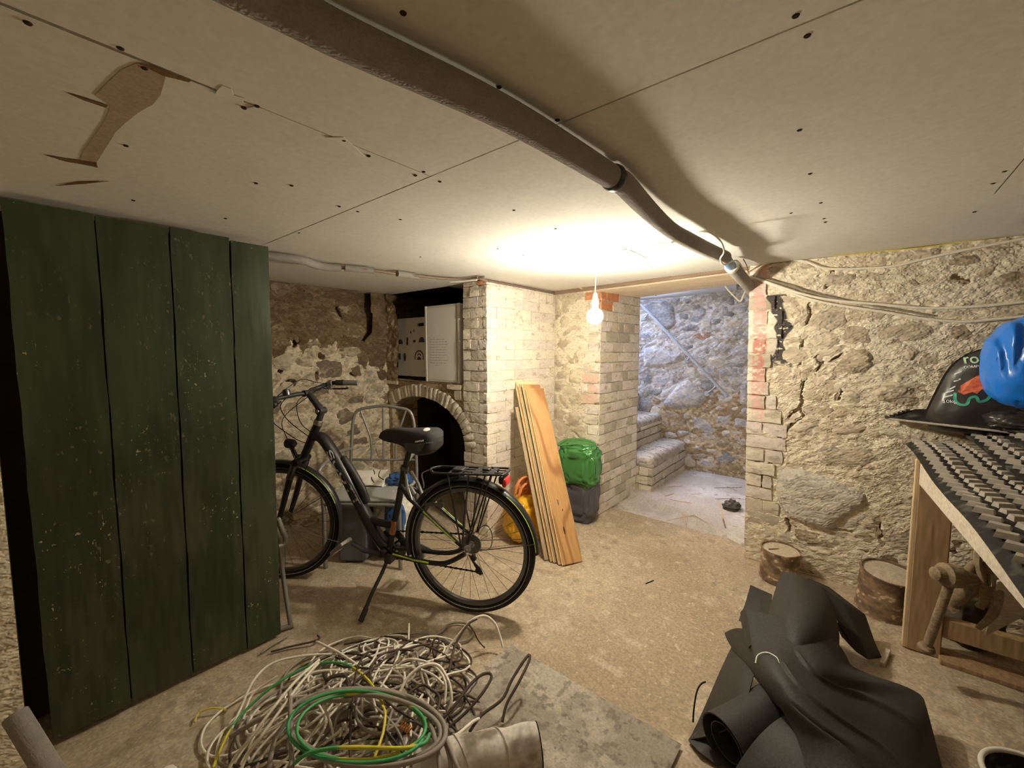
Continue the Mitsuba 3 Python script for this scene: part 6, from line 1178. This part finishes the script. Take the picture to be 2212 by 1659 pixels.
for i in range(5): obj('strand', tube([Q(862+4*i, 1572+3*i, .10), Q(872+5*i, 1558+3*i, .115)], .0030, 6), 'orange_wire', oc, True)
rt = np.random.default_rng(77)
tc = np.array([.83, 1.40])
def tangle(n, m, lab, r, spread, hmax, length, grp, heap=()):
    heap = list(heap)
    for i in range(n):
        a = rt.uniform(0, 6.283); rad = spread*math.sqrt(rt.uniform(0, 1)); p = np.array([tc[0]+rad*math.cos(a)*1.15, tc[1]+rad*math.sin(a), 0]); hd = rt.uniform(0, 6.283); pts = []; zc = rt.uniform(.015, hmax); turn = rt.normal(0, .5)
        for s_ in range(int(length/.055)):
            dd = np.hypot((p[0]-tc[0])/1.15, p[1]-tc[1]); lim = max(.012, (hmax+.015)*(1-(dd/(spread*1.25))**2))
            pts.append([p[0], p[1], min(lim, max(.008, zc))]); turn = .86*turn+rt.normal(0, .13); hd += turn
            if dd > spread*.95: hd += .45*np.sign(np.cross([math.cos(hd), math.sin(hd)], tc-p[:2]) or 1)
            p = p+.055*np.array([math.cos(hd), math.sin(hd), 0]); zc += rt.normal(0, .022)
        P_ = cat_rom(pts, per=4); heap.append(tube(P_, r, 7))
    k = obj(grp, join(heap), m, None, True); tag(k, lab, 'cables', None, 'stuff')
def offcuts():
    out = []
    for i in range(22):                                       # stiff offcuts standing in the heap
        a = rt.uniform(0, 6.283); rad = .24*math.sqrt(rt.uniform(0, 1)); c_ = np.array([tc[0]+rad*math.cos(a), tc[1]+rad*math.sin(a), .05]); d_ = N([rt.normal(0, 1), rt.normal(0, 1), rt.uniform(.3, 1.0)])*rt.uniform(.10, .17)
        out.append(tube(cat_rom([c_, c_+d_*.5+rt.normal(0, .008, 3), c_+d_], per=4), .0044, 7))
    return out
tangle(26, 'cable_white', 'mass of tangled white household cable at the core of the heap on the floor', .0046, .34, .125, 1.25, 'tangled_white_cable', offcuts())
tangle(19, 'cable_grey', 'mass of tangled grey cable woven through the heap on the floor', .0056, .33, .125, .9, 'tangled_grey_cable')
tangle(15, 'cable_flex', 'mass of tangled dark brown flex woven through the heap on the floor', .0046, .34, .13, .9, 'tangled_brown_flex')
# ------------------------------------------------------------------ odds and ends on the floor
def strip(a, b, w, label, m='raw_wood', cat='stick', name='wood_splinter', h=.004):
    p, q = Q(*a, .0), Q(*b, .0); z0 = max(floor_h(np.array([p[0]]), np.array([p[1]]))[0], floor_h(np.array([q[0]]), np.array([q[1]]))[0])
    if p[0] > 3.34 or q[0] > 3.34: p, q = Q(*a, .03), Q(*b, .03); z0 = .028
    p[2] = q[2] = z0+h/2+.001; k = obj(name, beam(p, q, w, h, (0, 0, 1), .0008), m, None, 30); tag(k, label, cat)
strip((1440,1125),(1500,1112), .008, 'pale splinter on the floor forming the left arm of an angle near the doorway')
strip((1500,1113),(1528,1130), .008, 'pale splinter on the floor forming the right arm of an angle near the doorway')
strip((1474,1106),(1481,1135), .009, 'pale splinter crossing another on the floor near the doorway')
strip((1551,1080),(1562,1120), .014, 'longest pale splinter on the floor near the right door jamb'); strip((1562,1122),(1567,1140), .010, 'dark splinter tip on the floor near the right door jamb', 'old_timber')
strip((1448,1079),(1495,1087), .006, 'thin pale straw on the slab inside the doorway'); strip((1542,1054),(1603,1053), .005, 'dark thin stick on the slab by the stairwell wall', 'old_timber')
strip((1570,1050),(1592,1060), .008, 'pale stick crossing the dark one on the slab by the stairwell wall'); strip((1545,1078),(1600,1077), .004, 'thin dark straw across the slab near the right door jamb', 'old_timber')
strip((1440,1052),(1472,1050), .005, 'thin pale straw at the foot of the stone steps'); strip((1395,1261),(1412,1254), .006, 'small dark nail alone in the middle of the floor', 'rubber', 'nail', 'nail')
strip((1436,1072),(1455,1066), .006, 'short pale straw on the threshold by the stone steps')
lf = thing('leaf_litter', 'small dark crumpled leaf on the slab against the right door jamb', 'leaf'); m, v = bag_mesh([3.98, .80, .05], ([1,0,0],[0,1,0]), (.07,.05,.025), (1,1), .025, 9, 91, sub=3); obj('blade', m, 'dark_junk', lf, True)
cable([Q(563,1411,.006), Q(590,1392,.012), Q(625,1372,.008)], .004, 'cable_grey', 'straight grey rod on the floor at the corner of the green partition', cat='rod', name='metal_rod')
cable([Q(585,1408,.006), Q(630,1396,.01), Q(675,1386,.016), Q(690,1379,.02), Q(686,1373,.02)], .0042, 'cable_flex', 'dark wire with a curled end on the floor at the corner of the green partition', cat='wire', name='wire')
cable([Q(718,1393,.004), Q(725,1388,.006), Q(729,1391,.004), Q(733,1384,.006), Q(738,1386,.004)], .0025, 'cable_flex', 'tiny squiggle of brown wire on the floor behind the cable heap', cat='wire', name='wire')
strip((1905,1440),(1918,1410), .018, 'small dusty wood offcut on the floor in front of the workbench leg', 'dusty_wood', 'offcut', 'wood_offcut', .02)
pl = thing('grey_post', 'grey round post leaning against the whitewashed wall end, bottom left corner', 'post'); obj('shaft', tube([along(33, 1545, 2.02), along(140, 1720, 1.80)], .030, 18), 'foam_grey', pl, 35)
wl = thing('bottle_top', 'white rounded plastic bottle top at the bottom edge, left of the cables', 'bottle top'); obj('dome', lathe([(.026, -.03), (.025, -.005), (.018, .008), (0, .012)][::-1], 22, on(362, 1668, 2, .05)), 'cable_white', wl, 40)
bk = thing('bucket', 'black bucket with a pale rim cut off by the bottom right corner', 'bucket'); bc = on(2262, 1705, 2, .16)
obj('wall', lathe([(.10, -.158), (.125, -.01), (.121, -.01), (.097, -.150), (0, -.150)], 40, bc), 'mat_rubber', bk, 40); obj('rim', tube([bc+[.126*math.cos(a), .126*math.sin(a), -.006] for a in np.linspace(0, 2*math.pi, 48, endpoint=False)], .0075, 10, closed=True), 'panel_white', bk, True)
